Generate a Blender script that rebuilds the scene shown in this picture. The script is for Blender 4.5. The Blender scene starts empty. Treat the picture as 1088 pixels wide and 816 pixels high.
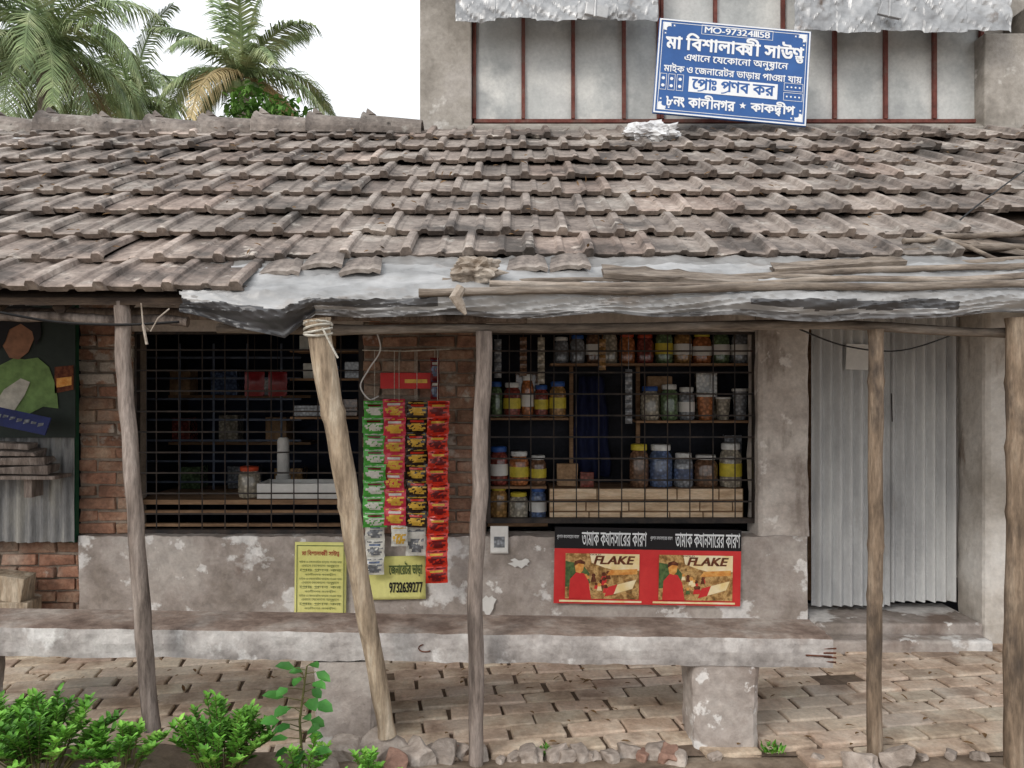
import bpy, bmesh, math, random
from mathutils import Vector, Matrix, noise, Euler
from mathutils.geometry import interpolate_bezier
R=math.radians
random.seed(7)
rnd=random.random
def U(a,b): return a+(b-a)*rnd()
C=bpy.context.scene.collection
F=850.0; H=1.6
def PX(px,Y): return (px-544)/F*Y
def PZ(py,Y): return H+(408-py)/F*Y
def P(px,py,Y): return Vector((PX(px,Y),Y,PZ(py,Y)))
def srgb(c):
    return tuple(((x/255)/12.92 if x/255<=0.04045 else ((x/255+0.055)/1.055)**2.4) for x in c)

# ---------------------------------------------------------------- materials
def mat(name, cols, scale=4, rough=.85, bump=.3, bscale=40, metal=0, stretch=(1,1,1), attr=False, vary=0, lo=.36, hi=.64, grain=.25, spec=.3, coat=0, speck=None, patch=None):
    m=bpy.data.materials.new(name); m.use_nodes=True; nt=m.node_tree; N=nt.nodes; L=nt.links
    b=N['Principled BSDF']
    tc=N.new('ShaderNodeTexCoord'); mp=N.new('ShaderNodeMapping'); mp.inputs['Scale'].default_value=stretch
    L.new(tc.outputs['Object'],mp.inputs[0])
    n1=N.new('ShaderNodeTexNoise'); n1.inputs['Scale'].default_value=scale; n1.inputs['Detail'].default_value=6; n1.inputs['Roughness'].default_value=.62
    L.new(mp.outputs[0],n1.inputs['Vector'])
    cr=N.new('ShaderNodeValToRGB'); e=cr.color_ramp.elements
    cs=[srgb(c) for c in cols]
    if len(cs)==1: cs=cs*2
    while len(e)<len(cs): e.new(.5)
    for i,c in enumerate(cs):
        e[i].position=lo+(hi-lo)*i/(len(cs)-1); e[i].color=(*c,1)
    L.new(n1.outputs['Fac'],cr.inputs[0])
    out=cr.outputs[0]
    def mixc(o,fac,blend,bcol=None,bsock=None):
        mx=N.new('ShaderNodeMix'); mx.data_type='RGBA'; mx.blend_type=blend
        if isinstance(fac,(int,float)): mx.inputs['Factor'].default_value=fac
        else: L.new(fac,mx.inputs['Factor'])
        L.new(o,mx.inputs['A'])
        if bsock is not None: L.new(bsock,mx.inputs['B'])
        else: mx.inputs['B'].default_value=(*bcol,1)
        return mx.outputs['Result']
    for pt in (patch or []):
        c,sc_,t0,t1,st=pt
        mp2=N.new('ShaderNodeMapping'); mp2.inputs['Scale'].default_value=st; mp2.inputs['Location'].default_value=(sc_*3.1,t0*7,1.7); L.new(tc.outputs['Object'],mp2.inputs[0])
        n3=N.new('ShaderNodeTexNoise'); n3.inputs['Scale'].default_value=sc_; n3.inputs['Detail'].default_value=7; n3.inputs['Roughness'].default_value=.6; L.new(mp2.outputs[0],n3.inputs['Vector'])
        mr=N.new('ShaderNodeMapRange'); mr.inputs['From Min'].default_value=t0; mr.inputs['From Max'].default_value=t1; L.new(n3.outputs['Fac'],mr.inputs['Value'])
        out=mixc(out,mr.outputs[0],'MIX',srgb(c))
    n2=None
    if grain or bump:
        n2=N.new('ShaderNodeTexNoise'); n2.inputs['Scale'].default_value=bscale; n2.inputs['Detail'].default_value=4; n2.inputs['Roughness'].default_value=.7
        L.new(mp.outputs[0],n2.inputs['Vector'])
    if grain:
        mr=N.new('ShaderNodeMapRange'); mr.inputs['From Min'].default_value=.3; mr.inputs['From Max'].default_value=.7
        mr.inputs['To Min'].default_value=1-grain; mr.inputs['To Max'].default_value=1+grain*.6; L.new(n2.outputs['Fac'],mr.inputs['Value'])
        out=mixc(out,1,'MULTIPLY',bsock=mr.outputs[0])
    if attr:
        a=N.new('ShaderNodeAttribute'); a.attribute_name='Col'; out=mixc(out,1,'MULTIPLY',bsock=a.outputs['Color'])
    if vary:
        oi=N.new('ShaderNodeObjectInfo'); mr=N.new('ShaderNodeMapRange'); mr.inputs['To Min'].default_value=1-vary; mr.inputs['To Max'].default_value=1+vary
        L.new(oi.outputs['Random'],mr.inputs['Value']); out=mixc(out,1,'MULTIPLY',bsock=mr.outputs[0])
    if speck:
        v=N.new('ShaderNodeTexVoronoi'); v.inputs['Scale'].default_value=speck[0]; L.new(tc.outputs['Object'],v.inputs['Vector'])
        cr2=N.new('ShaderNodeValToRGB'); cr2.color_ramp.elements[0].position=.15; cr2.color_ramp.elements[0].color=(1,1,1,1); cr2.color_ramp.elements[1].position=.6; cr2.color_ramp.elements[1].color=(.25,.25,.25,1)
        L.new(v.outputs['Distance'],cr2.inputs[0]); out=mixc(out,speck[1],'MULTIPLY',bsock=cr2.outputs[0])
    L.new(out,b.inputs['Base Color'])
    b.inputs['Roughness'].default_value=rough; b.inputs['Metallic'].default_value=metal
    b.inputs['Specular IOR Level'].default_value=spec
    b.inputs['Coat Weight'].default_value=coat
    if bump:
        bp=N.new('ShaderNodeBump'); bp.inputs['Strength'].default_value=bump; bp.inputs['Distance'].default_value=.01
        ad=N.new('ShaderNodeMath'); ad.operation='ADD'; L.new(n1.outputs['Fac'],ad.inputs[0]); L.new(n2.outputs['Fac'],ad.inputs[1])
        L.new(ad.outputs[0],bp.inputs['Height']); L.new(bp.outputs[0],b.inputs['Normal'])
    return m
M={}
M['dirt']=mat('dirt',[(98,84,70),(134,118,102),(160,146,130)],3,bump=.8,bscale=30)
M['sand']=mat('joint_sand',[(92,78,66),(122,106,92)],8,bump=.5,bscale=40)
M['paver']=mat('paver_brick',[(160,140,124),(194,174,156),(214,200,184)],5,bump=.5,bscale=45,attr=True,grain=.22,patch=[((204,192,178),1.3,.5,.64,(1,1,1)),((150,130,116),2.2,.6,.74,(1,1,1))])
M['tile']=mat('roof_tile',[(92,86,82),(132,122,115),(152,142,134),(176,168,160)],3.2,bump=.7,bscale=28,attr=True,grain=.36,lo=.36,hi=.68,patch=[((88,84,80),1.4,.56,.70,(1,1,1)),((178,172,164),9,.60,.70,(1,1,1)),((80,74,70),14,.62,.70,(1,1,1))])
M['plaster']=mat('stained_plaster',[(138,128,120),(164,154,147),(180,172,165)],2.6,bump=.7,bscale=22,grain=.22,lo=.36,hi=.62,patch=[((214,211,208),2.1,.545,.575,(1,1,1.2)),((124,108,98),1.7,.58,.68,(1,1,.8)),((216,212,208),6,.62,.65,(1,1,1))])
M['whitewash']=mat('worn_whitewash',[(180,172,162),(212,206,198),(226,222,216)],2.2,bump=.5,bscale=24,grain=.15,patch=[((146,132,120),3,.57,.68,(2,2,.6))])
M['uwall']=mat('weathered_cement_render',[(132,126,118),(160,154,146),(174,168,162)],2.2,bump=.5,bscale=24,grain=.2,patch=[((104,98,92),2.5,.58,.70,(2.5,2.5,.5)),((196,192,186),4,.62,.68,(1,1,1))])
M['cement']=mat('cement',[(160,150,142),(192,182,174),(210,202,194)],3,bump=.5,bscale=30,grain=.2,patch=[((130,118,108),2.4,.56,.68,(2,2,.6)),((226,220,214),5,.6,.64,(1,1,1))])
M['benchc']=mat('bench_concrete',[(138,132,128),(174,168,164),(200,196,192)],3.5,bump=.6,bscale=26,grain=.25,patch=[((134,122,114),2.8,.58,.72,(1,1,1)),((210,207,204),4,.6,.66,(1,1,1))])
M['benchtop']=mat('bench_top_worn',[(110,92,82),(148,130,118),(176,164,154)],4,bump=.6,bscale=26,grain=.3)
M['brick']=mat('wall_brick',[(124,94,78),(158,120,98),(176,146,124)],6,bump=.8,bscale=40,attr=True,grain=.35,patch=[((164,148,132),2.2,.5,.62,(1,1,1)),((182,172,160),3.4,.58,.62,(1,1,1))])
M['mortar']=mat('mortar',[(124,112,100),(158,144,130)],6,bump=.6)
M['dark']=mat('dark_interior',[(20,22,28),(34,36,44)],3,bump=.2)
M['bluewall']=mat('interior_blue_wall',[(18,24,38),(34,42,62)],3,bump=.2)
M['under']=mat('roof_underside',[(56,46,40),(84,70,58)],5,bump=.4,stretch=(1,6,6))
M['iron']=mat('dark_iron',[(36,34,34),(66,56,50)],12,bump=.2,rough=.6)
M['galv']=mat('galvanised_sheet',[(180,181,182),(200,201,201),(214,215,214)],1.6,bump=.06,rough=.5,metal=.15,stretch=(2,2,.8),grain=.08,patch=[((166,160,152),2.2,.62,.76,(2,2,.6))])
M['awn']=mat('crumpled_galvanised_sheet',[(132,132,133),(164,165,166),(188,188,188)],3,bump=.1,rough=.42,metal=.45,grain=.12,patch=[((112,100,92),4,.60,.72,(2,2,1))])
M['galvdirty']=mat('dirty_galvanised_sheet',[(96,96,96),(134,134,134),(158,156,150)],2.6,bump=.2,rough=.6,metal=.1,stretch=(3,3,.6),grain=.2)
M['redframe']=mat('rusty_red_paint',[(94,56,50),(116,68,60),(112,84,76)],8,bump=.3,grain=.25)
M['pane']=mat('frosted_pane',[(156,158,158),(184,186,184),(198,198,196)],1.6,bump=.1,rough=.4,grain=.12,patch=[((210,210,206),2.0,.5,.62,(1,1,1))])
M['bamboo']=mat('old_bamboo',[(124,108,90),(168,150,128),(194,180,160)],5,bump=.4,bscale=30,stretch=(3,3,.5),grain=.35,vary=.08,patch=[((98,86,74),3,.56,.68,(2,2,.8))])
M['dullbamboo']=mat('dull_bamboo',[(96,82,68),(134,116,98),(156,140,122)],5,bump=.4,bscale=30,stretch=(3,3,.5),grain=.35,vary=.08,patch=[((80,70,62),3,.56,.68,(2,2,.8))])
M['greywood']=mat('weathered_wood',[(88,78,72),(128,116,108),(154,142,134)],5,bump=.7,bscale=26,stretch=(3,3,.5),grain=.4,vary=.12)
M['stick']=mat('weathered_bamboo_stick',[(92,82,74),(138,126,114),(162,152,142)],5,bump=.5,bscale=26,stretch=(.5,3,3),grain=.4,vary=.18)
M['tarp']=mat('grey_tarpaulin',[(132,132,132),(156,156,156),(176,176,176)],2.6,bump=.10,bscale=14,rough=.42,stretch=(1,2,2),attr=True,grain=.10,spec=.6,patch=[((130,120,112),3,.58,.74,(1,2,2))])
M['plastic']=mat('white_plastic',[(200,200,202),(232,232,232)],8,bump=.2,rough=.4)
M['clothrag']=mat('rag',[(136,122,108),(184,174,162)],9,bump=.4)
M['rope']=mat('rope',[(170,164,150),(200,196,186)],20,bump=.5)
M['blackwire']=mat('black_wire',[(18,18,20)],5,bump=0,rough=.5,grain=0)
M['whitewire']=mat('white_wire',[(214,214,214)],5,bump=0,rough=.4,grain=0)
M['wood']=mat('pale_crate_wood',[(176,146,116),(212,184,152),(226,204,176)],6,bump=.3,stretch=(.6,3,3),grain=.2)
M['shelf']=mat('shelf_wood',[(112,86,64),(150,120,92)],6,bump=.3,stretch=(.6,3,3))
M['leaf']=mat('leaf',[(66,114,40),(104,158,62),(142,190,88)],6,bump=0,attr=True,rough=.5,grain=.1)
M['leafdark']=mat('sapling_leaf',[(44,92,38),(76,132,60)],6,bump=0,attr=True,rough=.45,grain=.1)
M['stem']=mat('stem',[(70,74,40),(104,100,60)],8,bump=0)
M['palm']=mat('palm_frond',[(92,110,74),(128,146,100),(164,172,128)],2,bump=0,attr=True,rough=.5,grain=.1)
M['palmdry']=mat('dry_palm_frond',[(146,130,92),(176,158,118)],2,bump=0,attr=True,rough=.6)
M['trunk']=mat('palm_trunk',[(110,100,90),(150,140,128)],4,bump=.5)
M['bush']=mat('bush_leaf',[(72,112,42),(116,154,74)],2,bump=0,attr=True)
M['stone']=mat('rubble_stone',[(128,116,106),(164,152,142),(188,178,168)],5,bump=.8,bscale=30,vary=.15)
M['rubblebrick']=mat('rubble_brick',[(132,100,86),(166,134,118)],6,bump=.8,vary=.1)
M['signblue']=mat('sign_blue',[(44,82,140),(54,96,156)],2,bump=.05,rough=.45,grain=.06)
M['white']=mat('white_paint',[(226,228,230)],4,bump=0,rough=.5,grain=.05)
M['yellow']=mat('yellow_paper',[(206,203,120),(222,218,142)],3,bump=.15,grain=.08)
M['green_ink']=mat('green_ink',[(84,100,60)],3,bump=0,grain=.05)
M['red_ink']=mat('red_ink',[(160,60,50)],3,bump=0,grain=.05)
M['black']=mat('black_print',[(34,32,34)],3,bump=0,grain=.05)
M['posterred']=mat('red_print',[(196,44,46),(210,60,58)],4,bump=.05,rough=.5,grain=.06)
M['cream']=mat('cream_print',[(232,204,140),(244,230,196)],8,bump=0,grain=.05)
M['picture']=mat('printed_picture',[(84,70,40),(150,110,64),(206,168,110),(120,90,50)],24,bump=0,grain=.2,lo=.3,hi=.7)
M['orangeprint']=mat('orange_print',[(206,130,60),(230,176,100)],30,bump=0,grain=.1)
M['brownprint']=mat('brown_print',[(80,40,28),(120,70,46)],40,bump=0,grain=.1)
M['greenprint']=mat('green_print',[(60,84,50),(96,116,70)],40,bump=0,grain=.1)
M['paper']=mat('white_paper',[(204,202,198),(222,220,216)],6,bump=.1,grain=.06)
M['rust']=mat('rust',[(70,44,34),(110,66,48)],20,bump=.4)
M['cardboard']=mat('brown_cardboard',[(136,108,80),(176,144,112)],5,bump=.1)
def plain(n,c,rough=.4,coat=0,metal=0,speck=None,grain=.1): 
    M[n]=mat(n,[tuple(int(x*.82) for x in c),c],14,bump=.0,rough=rough,coat=coat,metal=metal,speck=speck,grain=grain); return M[n]
plain('foil_green',(84,176,70),.28,metal=.1,coat=.3); plain('foil_pink',(214,56,80),.28,metal=.1,coat=.3); plain('foil_black',(52,38,32),.25,coat=.5); plain('foil_red',(216,54,36),.25,coat=.4)
plain('foil_gold',(230,184,74),.3,metal=.1); plain('foil_white',(226,224,214),.35); plain('foil_maroon',(110,26,30),.3)
plain('lid_white',(226,226,222)); plain('lid_red',(196,76,44)); plain('lid_blue',(50,90,160)); plain('lid_yellow',(214,194,64)); plain('lid_green',(60,130,86))
for n,c in dict(amber=(196,150,92),brown=(146,110,86),pale=(206,196,176),blue=(114,134,174),orange=(212,134,84),red=(160,82,72),grey=(166,170,176),green=(124,150,108)).items():
    plain('c_'+n,c,.15,coat=.6,speck=(45,.75))
plain('bluecloth',(18,26,60),.8); plain('greencloth',(120,150,90),.8); plain('whitecloth',(200,196,184),.8); plain('skin',(150,104,76),.6)
plain('posterdark',(34,44,38),.6); plain('posterblue',(34,44,100),.5); plain('greenpaint',(30,84,60),.6); plain('dryleaf',(120,92,60),.8)

# ---------------------------------------------------------------- mesh builder
class B:
    def __init__(s): s.v=[];s.f=[];s.m=[];s.c=[]
    def add(s,vs,fs,mi=0,c=1.0):
        o=len(s.v); s.v+= [Vector(v) for v in vs]
        for f in fs: s.f.append([i+o for i in f]); s.m.append(mi); s.c.append(c)
        return s
    def box(s,x0,x1,y0,y1,z0,z1,mi=0,c=1.0,rot=None,jit=0):
        vs=[Vector((x,y,z)) for x in (x0,x1) for y in (y0,y1) for z in (z0,z1)]
        if jit: vs=[v+Vector((U(-jit,jit),U(-jit,jit),U(-jit,jit))) for v in vs]
        if rot:
            ce=Vector(((x0+x1)/2,(y0+y1)/2,(z0+z1)/2)); rm=Euler(rot).to_matrix(); vs=[ce+rm@(v-ce) for v in vs]
        return s.add(vs,[(0,1,3,2),(4,6,7,5),(0,4,5,1),(2,3,7,6),(0,2,6,4),(1,5,7,3)],mi,c)
    def quad(s,a,b,c_,d,mi=0,c=1.0): return s.add([a,b,c_,d],[(0,1,2,3)],mi,c)
    def tube(s,pts,rs,n=8,mi=0,c=1.0):
        pts=[Vector(p) for p in pts]
        if not isinstance(rs,(list,tuple)): rs=[rs]*len(pts)
        vs=[];fs=[]
        for i,p in enumerate(pts):
            t=(pts[min(i+1,len(pts)-1)]-pts[max(i-1,0)]).normalized()
            up=Vector((0,0,1)) if abs(t.z)<.8 else Vector((0,1,0))
            a=t.cross(up).normalized(); b=t.cross(a)
            for k in range(n):
                an=2*math.pi*k/n; vs.append(p+(a*math.cos(an)+b*math.sin(an))*rs[i])
        for i in range(len(pts)-1):
            for k in range(n): fs.append((i*n+k,i*n+(k+1)%n,(i+1)*n+(k+1)%n,(i+1)*n+k))
        fs.append(tuple(range(n))); fs.append(tuple(range((len(pts)-1)*n+n-1,(len(pts)-1)*n-1,-1)))
        return s.add(vs,fs,mi,c)
    def lathe(s,prof,cx,cy,cz,n=14,mi=0):
        vs=[];fs=[]
        for r,z in prof:
            for k in range(n):
                an=2*math.pi*k/n; vs.append((cx+r*math.cos(an),cy+r*math.sin(an),cz+z))
        for i in range(len(prof)-1):
            for k in range(n): fs.append((i*n+k,i*n+(k+1)%n,(i+1)*n+(k+1)%n,(i+1)*n+k))
        fs.append(tuple(range(n-1,-1,-1))); fs.append(tuple(range((len(prof)-1)*n,(len(prof)-1)*n+n)))
        return s.add(vs,fs,mi)
    def grid(s,fn,nu,nv,mi=0,cfn=None):
        vs=[fn(i/nu,j/nv) for i in range(nu+1) for j in range(nv+1)]
        o=len(s.v); s.v+=[Vector(v) for v in vs]
        for i in range(nu):
            for j in range(nv):
                a=o+i*(nv+1)+j; s.f.append([a,a+nv+1,a+nv+2,a+1]); s.m.append(mi); s.c.append(cfn((i+.5)/nu,(j+.5)/nv) if cfn else 1.0)
        return s
WL={}
def thing(name,label,cat,loc=(0,0,0),group=None,rot=None):
    o=bpy.data.objects.new(name,None); C.objects.link(o); o.location=loc; o['label']=label; o['category']=cat
    o.empty_display_size=.1
    if rot: o.rotation_euler=rot
    if group: o['group']=group
    WL[o.name]=Vector(loc); return o
def obj(name,b,mats,parent=None,smooth=False,bevel=0,local=False,solid=0,label=None):
    if not isinstance(mats,(list,tuple)): mats=[mats]
    off=WL[parent.name] if (parent is not None and not local) else Vector((0,0,0))
    me=bpy.data.meshes.new(name); me.from_pydata([tuple(v-off) for v in b.v],[],b.f)
    for m in mats: me.materials.append(m)
    me.polygons.foreach_set('material_index',b.m)
    at=me.color_attributes.new('Col','FLOAT_COLOR','CORNER')
    k=[]
    for p,c in zip(me.polygons,b.c):
        cc=(c,c,c,1) if not isinstance(c,tuple) else (*c,1)
        k+=list(cc)*p.loop_total
    at.data.foreach_set('color',k)
    if smooth: me.polygons.foreach_set('use_smooth',[True]*len(me.polygons))
    bm=bmesh.new(); bm.from_mesh(me)
    if not (name in('leaves','crown')): bmesh.ops.recalc_face_normals(bm,faces=bm.faces)
    bm.to_mesh(me); bm.free()
    o=bpy.data.objects.new(name,me); C.objects.link(o)
    if parent is not None: o.parent=parent
    WL[o.name]=off
    if smooth:
        md=o.modifiers.new('s','EDGE_SPLIT'); md.split_angle=R(50)
    if solid:
        md=o.modifiers.new('t','SOLIDIFY'); md.thickness=solid
    if bevel:
        md=o.modifiers.new('b','BEVEL'); md.width=bevel; md.segments=2; md.limit_method='ANGLE'
    if label: o['label']=label
    return o
def tag(o,label,cat,group=None):
    me=o.data; xs=[v.co for v in me.vertices]
    c=Vector((sum(v.x for v in xs)/len(xs),sum(v.y for v in xs)/len(xs),min(v.z for v in xs)))
    me.transform(Matrix.Translation(-c)); o.location=c
    o['label']=label;o['category']=cat
    if group:o['group']=group
    return o
def struct(o): o['kind']='structure'; return o

# text: outlines filled by scan rows (non-zero winding), glyphs laid out one by one
GC={}
ROW=1/64
def glyph(ch):
    if ch in GC: return GC[ch]
    cu=bpy.data.curves.new('t','FONT'); cu.body=ch; cu.size=1
    to=bpy.data.objects.new('t',cu); C.objects.link(to); bpy.context.view_layer.update()
    dg=bpy.context.evaluated_depsgraph_get(); c2=to.to_curve(dg)
    loops=[]
    for sp in c2.splines:
        pts=[]
        if sp.type=='BEZIER':
            bp=sp.bezier_points; n=len(bp)
            for i in range(n):
                a,b_=bp[i],bp[(i+1)%n]
                q=interpolate_bezier(a.co,a.handle_right,b_.handle_left,b_.co,6)
                pts+=[(p.x,p.y) for p in q[:-1]]
        else: pts=[(p.co.x,p.co.y) for p in sp.points]
        if len(pts)>2: loops.append(pts)
    to.to_curve_clear(); bpy.data.objects.remove(to)
    if not loops: GC[ch]=([],.3); return GC[ch]
    x0=min(p[0] for l in loops for p in l); x1=max(p[0] for l in loops for p in l)
    y0=min(p[1] for l in loops for p in l); y1=max(p[1] for l in loops for p in l)
    spans=[]
    r=math.floor(y0/ROW)
    while r*ROW<y1:
        y=(r+.5)*ROW; xs=[]
        for l in loops:
            for i in range(len(l)):
                a,b_=l[i],l[(i+1)%len(l)]
                if (a[1]<=y)!=(b_[1]<=y):
                    xs.append((a[0]+(y-a[1])/(b_[1]-a[1])*(b_[0]-a[0]),1 if b_[1]>a[1] else -1))
        xs.sort(); wn=0
        for (xx,dw) in xs:
            if wn==0: st=xx
            wn+=dw
            if wn==0: spans.append((st-x0,xx-x0,r))
        r+=1
    GC[ch]=(spans,x1-x0); return GC[ch]
BEL='\u09c1\u09c2\u09c3\u09bc'
def isc(ch): return 0x0995<=ord(ch)<=0x09B9 or ch in '\u09dc\u09dd\u09df'
def text(body,x0,x1,z0,z1,y,m,parent,name='lettering',bold=.0,shear=0,gap=.07):
    s=body.replace('\u09a1\u09bc','\u09dc').replace('\u09af\u09bc','\u09df').replace('\u09cb','\u09c7\u09be')
    Q=[];x=0.0
    def put(ch,px,sc=1,dy=0,cut=None):
        sp,w=glyph(ch)
        for (a,b_,r) in sp:
            if cut is not None:
                if b_<cut: continue
                a=max(a,cut)
            Q.append((px+a*sc-bold,px+b_*sc+bold,r*ROW*sc+dy-bold*.5,(r+1)*ROW*sc+dy+bold*.5))
        return w*sc
    i=0
    while i<len(s):
        ch=s[i]
        if ch==' ': x+=.28; i+=1; continue
        if isc(ch):
            j=i+1; extra=[]
            while j+1<len(s) and s[j]=='\u09cd' and isc(s[j+1]): extra.append(s[j+1]); j+=2
            signs=[]
            while j<len(s) and s[j] in '\u09be\u09bf\u09c0\u09c1\u09c2\u09c3\u09c7\u09c8': signs.append(s[j]); j+=1
            for g in signs:
                if g=='\u09bf': x+=put(g,x)*.45
                elif g in '\u09c7\u09c8': x+=put(g,x)-.012
            bx=x; w=put(ch,x); x+=w-.012
            for e in extra:
                if e=='\u09af': x+=put(e,x,.9,.03)-.012
                elif e=='\u09b0':
                    for k in range(12):
                        q=k/11; xa=bx+w*(.02+.62*q); zz=-.15+.16*q*q
                        Q.append((xa,xa+w*.09,zz,zz+.07))
                elif e=='\u09b7':
                    ww=glyph(e)[1]; put(e,x-ww*.62,1,0,ww*.45); x+=ww*.36
                elif e=='\u09b8': x+=put(e,x-.02)-.03
                else: put(e,bx+w*.25,.62,-.19)
            for g in signs:
                if g in BEL: put(g,bx+w*.45)
                elif g=='\u09be': x+=put(g,x)-.012
                elif g=='\u09c0': ww=glyph(g)[1]; put(g,x-ww*.5); x+=ww*.5-.012
            i=j; continue
        beng=ord(ch)>0x900
        w=put(ch,x); x+=w+(.0 if beng and ch not in '\u0982\u0983' and not(0x09e6<=ord(ch)<=0x09ef) else gap); i+=1
    if not Q: return None
    a=min(q[0] for q in Q); b_=max(q[1] for q in Q); c=min(q[2] for q in Q); d=max(q[3] for q in Q)
    fx=(x1-x0)/(b_-a); fz=(z1-z0)/(d-c); V=[];FS=[]
    for n,(p,q,r,t_) in enumerate(Q):
        yy=y-.00003*(n%7); sl,sh_=shear*r,shear*t_
        V+=[(x0+(p+sl-a)*fx,yy,z0+(r-c)*fz),(x0+(q+sl-a)*fx,yy,z0+(r-c)*fz),(x0+(q+sh_-a)*fx,yy,z0+(t_-c)*fz),(x0+(p+sh_-a)*fx,yy,z0+(t_-c)*fz)]; FS.append((4*n,4*n+1,4*n+2,4*n+3))
    me=bpy.data.meshes.new(name); me.from_pydata(V,[],FS); me.materials.append(m)
    o=bpy.data.objects.new(name,me); C.objects.link(o); o.parent=parent; WL[o.name]=Vector((0,0,0))
    return o

# ---------------------------------------------------------------- ground
b=B(); b.grid(lambda u,v:((u-.5)*600,-30+v*500,0),60,50); struct(obj('ground',b,M['dirt']))
def bank_h(x,y):
    h=.14*max(0,min(1,(.2-x)/1.6))+.02
    k=max(0,1-abs(y-3.05)/.42)
    return h*min(1,k*1.6)+.02*noise.noise(Vector((x*4,y*4,0)))+.008*noise.noise(Vector((x*15,y*15,2)))
b=B(); b.grid(lambda u,v:(-4+u*8,2.2+v*1.5,bank_h(-4+u*8,2.2+v*1.5)-.005),160,40); struct(obj('soil_bank',b,M['dirt'],smooth=True))
b=B(); b.grid(lambda u,v:(-3.8+u*8,3.42+v*1.9,.010),10,4); struct(obj('joint_sand',b,M['sand']))
b=B(); RO=R(9); rt=Matrix.Rotation(RO,3,'Z')
for r in range(-16,22):
    for c in range(-18,22):
        cx=c*.262+(r%2)*.131+U(-.006,.006); cy=r*.136+U(-.005,.005)
        p=rt@Vector((cx,cy,0))+Vector((0.3,4.2,0))
        if not(-3.9<p.x<4.2 and 3.40+.05*math.sin(p.x*3)<p.y<5.3): continue
        if rnd()<.012: continue
        z=.026+.010*noise.noise(Vector((p.x*1.5,p.y*1.5,0)))+U(-.004,.004)
        g=U(.84,1.10); col=(g*U(.98,1.05),g,g*U(.94,1.0))
        b.box(p.x-.122,p.x+.122,p.y-.061,p.y+.061,-.05,z,0,col,rot=(U(-.02,.02),U(-.015,.015),RO+U(-.04,.04)),jit=.004)
struct(obj('brick_paving',b,M['paver'],bevel=.008))

# ---------------------------------------------------------------- shop house
YW=5.0
house=thing('shop_house','old single storey shop with clay tiled roof, two barred windows and corrugated tin door','shop',(0,YW,0))
EY,EZ=3.28,1.955; RA=R(30); cR,sR=math.cos(RA),math.sin(RA)
def roofp(x,s,h=0): return Vector((x,EY+s*cR-h*sR,EZ+s*sR+h*cR))
RS=2.84
b=B()
TW=.272; EXP=.33
PR=[(-.03,.0),(.05,.0),(.08,-.004),(.38,-.004),(.42,.006),(.50,.006),(.54,-.004),(.80,-.004),(.83,.008),(.86,.024),(.96,.025),(.99,.020),(1.01,-.002)]
NR=9
for r in range(NR):
    for c in range(-16,17):
        x0=c*TW+(r%2)*TW*.38+U(-.006,.006)
        s0=r*EXP-.02+U(-.005,.005)+.020*noise.noise(Vector((x0*.6,r*.9,3)))
        if r==0 and x0>-1.32: continue
        if r==1 and x0>1.9: continue
        if r==1 and x0>-1.1 : s0+=.05
        if r==2 and x0>2.35: continue
        if rnd()<.015: s0+=U(-.04,.05)
        sag=.020*noise.noise(Vector((x0*.5,r*.4,1)))
        ln=.42; rz=U(-.014,.014); hl=.064+U(-.004,.007); hu=.014; tl=U(-.007,.007)
        if rnd()<.08: rz=U(-.05,.05); tl=U(-.02,.02)
        chip=U(0,1)<.10
        vs=[];n=len(PR); th=.030
        ck=U(.2,.8)
        def so(u): 
            o=-.016 if u>=.83 and u<1.0 else 0
            o+=.005*noise.noise(Vector((x0*9,r,u*9)))
            if chip and abs(u-ck)<.2: o+=.03
            return o
        for (ss,hh,wv) in ((0,hl-.004,1),(.012,hl+.001,1),(.16,hl*.72+hu*.28,0),(ln,hu,0)):
            for u,ph in PR:
                x=x0+(u-.02)*TW; s_=s0+ss+(x-x0)*rz+(so(u) if wv else 0)
                vs.append(roofp(x,s_,hh+ph+sag+tl*(u-.5)))
        for u,ph in PR:
            x=x0+(u-.02)*TW; s_=s0+.012+(x-x0)*rz+so(u)
            vs.append(roofp(x,s_,hl+min(ph,.006)-th+sag+tl*(u-.5)))
        for u,ph in PR:
            x=x0+(u-.02)*TW; s_=s0+.06+(x-x0)*rz
            vs.append(roofp(x,s_,hl+min(ph,.006)-th-.004+sag+tl*(u-.5)))
        g=U(.84,1.12)
        red=U(-.01,.025) if rnd()<.88 else .08
        if r<2 and x0<-1.2: red+=.04; g*=1.1
        if rnd()<.06: g*=.78
        col=(g*(1+red),g,g*(1-red*.4))
        o0=len(b.v); b.v+=vs
        for k in range(3):
            for i in range(n-1):
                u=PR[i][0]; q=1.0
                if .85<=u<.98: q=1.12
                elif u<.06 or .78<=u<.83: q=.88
                if k==0: q*=1.2  # highlight painted into the colour of each tile's front top edge
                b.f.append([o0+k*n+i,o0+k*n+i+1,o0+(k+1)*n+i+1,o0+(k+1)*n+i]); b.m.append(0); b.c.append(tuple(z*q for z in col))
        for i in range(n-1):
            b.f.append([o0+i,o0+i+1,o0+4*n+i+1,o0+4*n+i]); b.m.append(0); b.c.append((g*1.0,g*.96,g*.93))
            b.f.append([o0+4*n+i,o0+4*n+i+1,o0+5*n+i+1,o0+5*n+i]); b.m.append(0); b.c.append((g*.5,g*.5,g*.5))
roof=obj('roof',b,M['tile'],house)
b=B()
q=[roofp(-4.2,.02,-.01),roofp(4.3,.02,-.01),roofp(4.3,RS,-.01),roofp(-4.2,RS,-.01)]
q2=[v-Vector((0,0,.03)) for v in q]
b.add(q+q2,[(0,1,2,3),(4,7,6,5),(0,4,5,1),(1,5,6,2),(2,6,7,3),(3,7,4,0)])
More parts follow.
